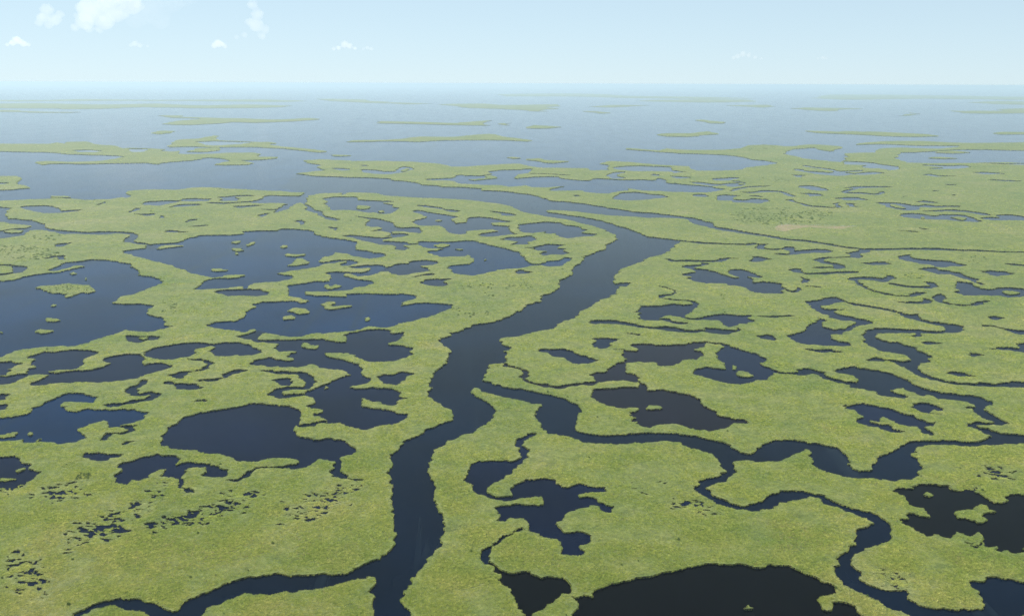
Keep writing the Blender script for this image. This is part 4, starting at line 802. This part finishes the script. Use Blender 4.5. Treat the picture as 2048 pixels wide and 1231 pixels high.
MAIN = []
for o, ti, sh in lands:
    X = np.vstack([sample(ti, .36), edge_points(ti)])
    if not sh: MAIN.append(X); continue
    if len(X) >= 3: scatter('reeds', X, np.full(len(X), .1), size(X, .98, .9), G_REED, o)
X = np.vstack(MAIN)
r = scatter('reeds', X, np.full(len(X), .1), size(X, .98, .9), G_REED); r['label'] = 'green marsh reeds covering the land between the waters'

# ---------------------------------------------------------------- straw-coloured dead reeds and dark shrubs
def inside(P, poly):
    x1, y1 = poly[:, 0], poly[:, 1]; x2, y2 = np.roll(x1, -1), np.roll(y1, -1)
    px, py = P[:, :1], P[:, 1:]
    c = ((y1 <= py) != (y2 <= py)) & (px < x1 + (py - y1) / np.where(y2 == y1, 1e-9, y2 - y1) * (x2 - x1))
    return c.sum(1) % 2 == 1
ALL = np.concatenate([ti for o, ti, sh in lands if sh is None])
def patch(regions, per_px, thin=0):
    X = sample(ALL, per_px); P = project(X); keep = np.zeros(len(X), bool)
    for s, dens in regions:
        keep |= inside(P, parse(s)) & (rng.random(len(X)) < dens)
    n = vnoise(X, 26, 71) + .6 * vnoise(X, 9, 40)
    return X[(keep & (n > -.35)) | (rng.random(len(X)) < thin * np.clip(.6 + n, 0, 2))]
DEADR = (('a4 0,520 120,500 260,520 400,600 420,720 200,760 0,740', .55), ('a3 1700,500 1904,480 1904,760 1760,720', .35), ('a4 880,120 300,200 420,230 330,280 200,250', .2),
    ('b5 180,920 420,910 760,980 780,1050 500,1060 260,1010', .6), ('b4 20,400 260,400 520,450 560,500 300,500 40,470', .6), ('b4 560,200 620,260 640,320 590,340', .3),
    ('a2 0,560 260,600 420,680 380,820 0,860', .45), ('a1 1100,640 1904,600 1904,900 1500,1000 1200,900', .4), ('b3 250,680 520,660 540,800 300,830', .35), ('b2 500,560 620,590 640,760 520,780', .3),
    ('c1 1380,420 1700,500 2048,600 2048,820 1700,900 1300,520', .35), ('c2 0,600 500,760 640,860 560,960 200,1040 0,1060', .4), ('c3 480,380 860,390 920,440 600,470', .6), ('c3 1350,360 1520,420 1560,470 1430,450', .6),
    ('c3 0,560 280,580 380,660 200,740 0,720', .35), ('c4 900,60 1300,110 1250,180 960,150', .5), ('c5 360,760 760,770 700,830 400,810', .4), ('c6 180,950 460,960 480,1020 240,1010', .5), ('c6 760,900 1120,920 1100,970 760,950', .45),
    ('b5 780,330 1000,470 1240,500 1640,540 1600,600 1240,580 960,480', .5), ('d4 1000,860 1800,900 1800,930 1100,890', .4), ('d5 400,900 620,900 560,1010 380,1000', .4), ('a3 1500,80 1904,90 1904,200 1700,150', .15),
    ('a3 0,800 480,780 560,1050 440,1060 200,880', .25), ('a2 1200,880 1320,860 1300,960 1210,960', .3), ('a4 980,640 1500,690 1700,800 1250,860', .25))
X = patch(DEADR, .09, .10)
dr = scatter('dead_reeds', X, np.full(len(X), .15), size(X, 1.1, .8), G_DEAD); dr['label'] = 'straw coloured dead reeds standing in patches among the green'
# a pale fringe of stems along the banks
X = np.vstack([edge_points(ti) for o, ti, sh in lands if sh is None]); X = X[rng.random(len(X)) < .16]
fr = scatter('dead_reeds', X, np.full(len(X), .1), size(X, 1.0, .8), G_DEAD); fr['label'] = 'pale dead stems fringing the banks of the creeks'
X = sample(MUD, .06)
mr = scatter('reeds', X, np.full(len(X), .05), size(X, .9, .8), G_REED); mr['label'] = 'sparse reeds creeping over the bare mud flat'
BUSHR = (('d5 620,890 900,880 1300,890 1700,900 1750,960 1500,1060 1000,1080 700,1050 560,1000', .75), ('d5 460,225 640,200 720,172 900,163 1060,175 1100,215 900,240 600,240', .95), ('d5 780,540 1000,525 1350,560 1250,600 900,590', .5),
    ('c1 0,290 400,300 640,380 600,420 300,440 0,410', .45), ('c1 300,200 620,190 640,240 350,245', .5), ('c6 900,380 1300,400 1350,470 1150,470', .3), ('c6 500,570 700,580 680,620 520,615', .5),
    ('c3 800,640 1500,620 1450,760 1100,800 800,720', .18), ('c3 550,900 1100,880 1050,980 600,1000', .15), ('d1 0,150 300,152 560,155 680,142 680,165 0,190', .9), ('d6 1400,140 2048,135 2048,165 1500,165', .7), ('d2 560,655 700,665 680,690 580,680', .9),
    ('a1 560,160 700,170 640,215 560,205', .5), ('c1 1560,820 1800,860 1700,960 1580,940', .35), ('b3 1560,440 1760,430 1820,480 1600,480', .12))
X = patch(BUSHR, .10, .0008)
hb = rng.uniform(1.1, 1.7, len(X)); wb = hb * rng.uniform(.8, 1.3, len(X)) * np.clip(np.hypot(X[:, 0], X[:, 1]) / 700, .7, 3)
wb = np.minimum(wb, .6 + .7 * shore_distance(X))
sb = scatter('shrubs', X, np.full(len(X), .4), np.column_stack([wb, wb, hb]), G_BUSH); sb['label'] = 'dark green shrubs growing in patches on the marsh'
# shrubs on the largest islet
for o, ti, sh in lands:
    if sh and sh[3].startswith('largest islet'):
        X = sample(ti, .05); hb = rng.uniform(.9, 1.5, len(X)); wb = np.minimum(hb, .5 + .5 * shore_distance(X))
        scatter('shrubs', X, np.full(len(X), .3), np.column_stack([wb, wb, hb]), G_BUSH, o)

# ---------------------------------------------------------------- cumulus clouds far behind the bay
M_CLOUD, t = newmat('cloud_vapour')
pv = N(t, 'ShaderNodeVolumePrincipled'); pv.inputs['Color'].default_value = (1, .97, .93, 1); pv.inputs['Density'].default_value = 1 / 900; pv.inputs['Anisotropy'].default_value = .3
out = N(t, 'ShaderNodeOutputMaterial'); t.links.new(pv.outputs[0], out.inputs['Volume'])
def cloud(label, blobs, dist, seed, dens):
    """blobs: (x, y, r) in photograph pixels, all standing at one distance"""
    r = random.Random(seed); k = dist / F; bm = bmesh.new()
    def ball(x, y, z, s):
        bmesh.ops.create_icosphere(bm, subdivisions=2, radius=1, matrix=Matrix.Translation((x, y, z)) @ Matrix.Diagonal((s, s * 1.1, s * .92, 1)))
    for px, py, pr in blobs:
        x = (px - PW / 2) * k; z = (HORIZON - py + (px - PW / 2) * ROLL) * k + CAM_H; s = pr * k
        ball(x, dist + r.uniform(-.5, .5) * s, z, s)
        for _ in range(14):
            a = r.uniform(0, 6.283); e = r.uniform(-.2, 1); q = r.uniform(.25, .5) * s; c = math.sqrt(max(0, 1 - e * e))
            ball(x + math.cos(a) * c * s * .85, dist + math.sin(a) * c * s * .85, z + e * s * .85, q)
    me = bpy.data.meshes.new('cloud'); bm.to_mesh(me); bm.free()
    o = bpy.data.objects.new('cloud', me); C.objects.link(o)
    md = o.modifiers.new('union', 'REMESH'); md.mode = 'VOXEL'; md.voxel_size = max(60, min(b[2] for b in blobs) * k * .14)
    m = M_CLOUD.copy(); m.node_tree.nodes['Principled Volume'].inputs['Density'].default_value = dens
    me.materials.append(m)
    o['label'] = label; o['category'] = 'cloud'; o['group'] = 'cumulus clouds over the horizon'
cloud('tallest cream cumulus tower at the top left of the sky', ((215, 30, 26), (245, 12, 26), (275, 0, 26), (195, 50, 18), (235, 48, 20), (260, 35, 20), (180, 62, 9), (205, 64, 9), (225, 66, 8), (290, 20, 20), (310, -10, 24)), 78000, 3, 0.00014)
cloud('puffy cumulus at the left end of the tall tower', ((128, 30, 11), (118, 44, 11), (140, 48, 12), (152, 38, 8), (110, 54, 7), (130, 58, 8)), 78000, 4, 0.00019)
cloud('slender upright cumulus plume left of the sky centre', ((520, 2, 8), (524, 20, 10), (532, 38, 12), (528, 58, 14), (516, 52, 8), (545, 66, 9), (505, 76, 6), (490, 80, 5), (538, 78, 8)), 80000, 5, 0.00016)
cloud('small round cumulus near the left edge over the horizon', ((64, 86, 8), (54, 91, 6), (76, 92, 7), (86, 94, 4), (44, 94, 4)), 82000, 6, 0.00045)
cloud('half-hidden cumulus at the left edge over the horizon', ((4, 88, 7), (14, 93, 5), (-8, 90, 8)), 82000, 7, 0.0003)
cloud('flat little cumulus below the upright plume', ((455, 92, 8), (446, 96, 6), (466, 97, 5)), 82000, 8, 0.00045)
cloud('low flat cumulus between the round one and the plume', ((292, 92, 6), (302, 96, 5), (284, 95, 4), (316, 97, 3)), 82000, 9, 0.00026)
cloud('low cumulus with a central puff at the middle left of the sky', ((698, 94, 7), (708, 97, 6), (686, 100, 5), (676, 102, 4), (718, 101, 4)), 84000, 10, 0.0004)
cloud('tiny cumulus right of the one with a central puff', ((742, 100, 4), (750, 102, 4), (734, 102, 3)), 84000, 12, 0.0003)
cloud('low faint cumulus row over the horizon, right of centre', ((1470, 112, 6), (1482, 114, 5), (1460, 116, 5), (1494, 118, 4), (1452, 119, 4), (1506, 120, 3)), 86000, 13, 0.0003)
cloud('tiny faint cumulus right of the low faint row', ((1625, 119, 4), (1632, 120, 3), (1616, 120, 3)), 86000, 14, 0.00026)
cloud('cream cumulus cut off by the right edge', ((2040, 30, 14), (2056, 22, 18), (2030, 40, 8), (2046, 46, 8)), 78000, 15, 0.00022)
cloud('thin pale veil drifting right of the tall cumulus tower', ((330, 22, 30), (365, 12, 26), (300, 45, 22), (345, 48, 20), (395, 6, 20)), 90000, 16, 1.7e-05)
# ---------------------------------------------------------------- the hazy air
HZ = 6.8e-5
def haze():
    B = FAR - 500
    x0, x1, y0, y1, z0, z1 = -B, B, -1000, B, -1.5, CAM_H + 2.5
    v = [(x, y, z) for z in (z0, z1) for x, y in ((x0, y0), (x1, y0), (x1, y1), (x0, y1))]
    f = [(3, 2, 1, 0), (4, 5, 6, 7), (0, 1, 5, 4), (1, 2, 6, 5), (2, 3, 7, 6), (3, 0, 4, 7)]
    m, t = newmat('hazy_air')
    pv = N(t, 'ShaderNodeVolumePrincipled'); pv.inputs['Color'].default_value = (.51, .66, .75, 1)
    pv.inputs['Density'].default_value = HZ; pv.inputs['Anisotropy'].default_value = .2
    out = N(t, 'ShaderNodeOutputMaterial'); t.links.new(pv.outputs[0], out.inputs['Volume'])
    me = bpy.data.meshes.new('haze'); me.from_pydata(v, [], f); me.materials.append(m)
    o = bpy.data.objects.new('haze', me); C.objects.link(o); o['kind'] = 'stuff'; o['label'] = 'pale summer haze over the far marsh'
haze()
print('STAT shapes', len(shapes), 'verts', len(PT), 'tris', len(TR), 'lands', len(lands))
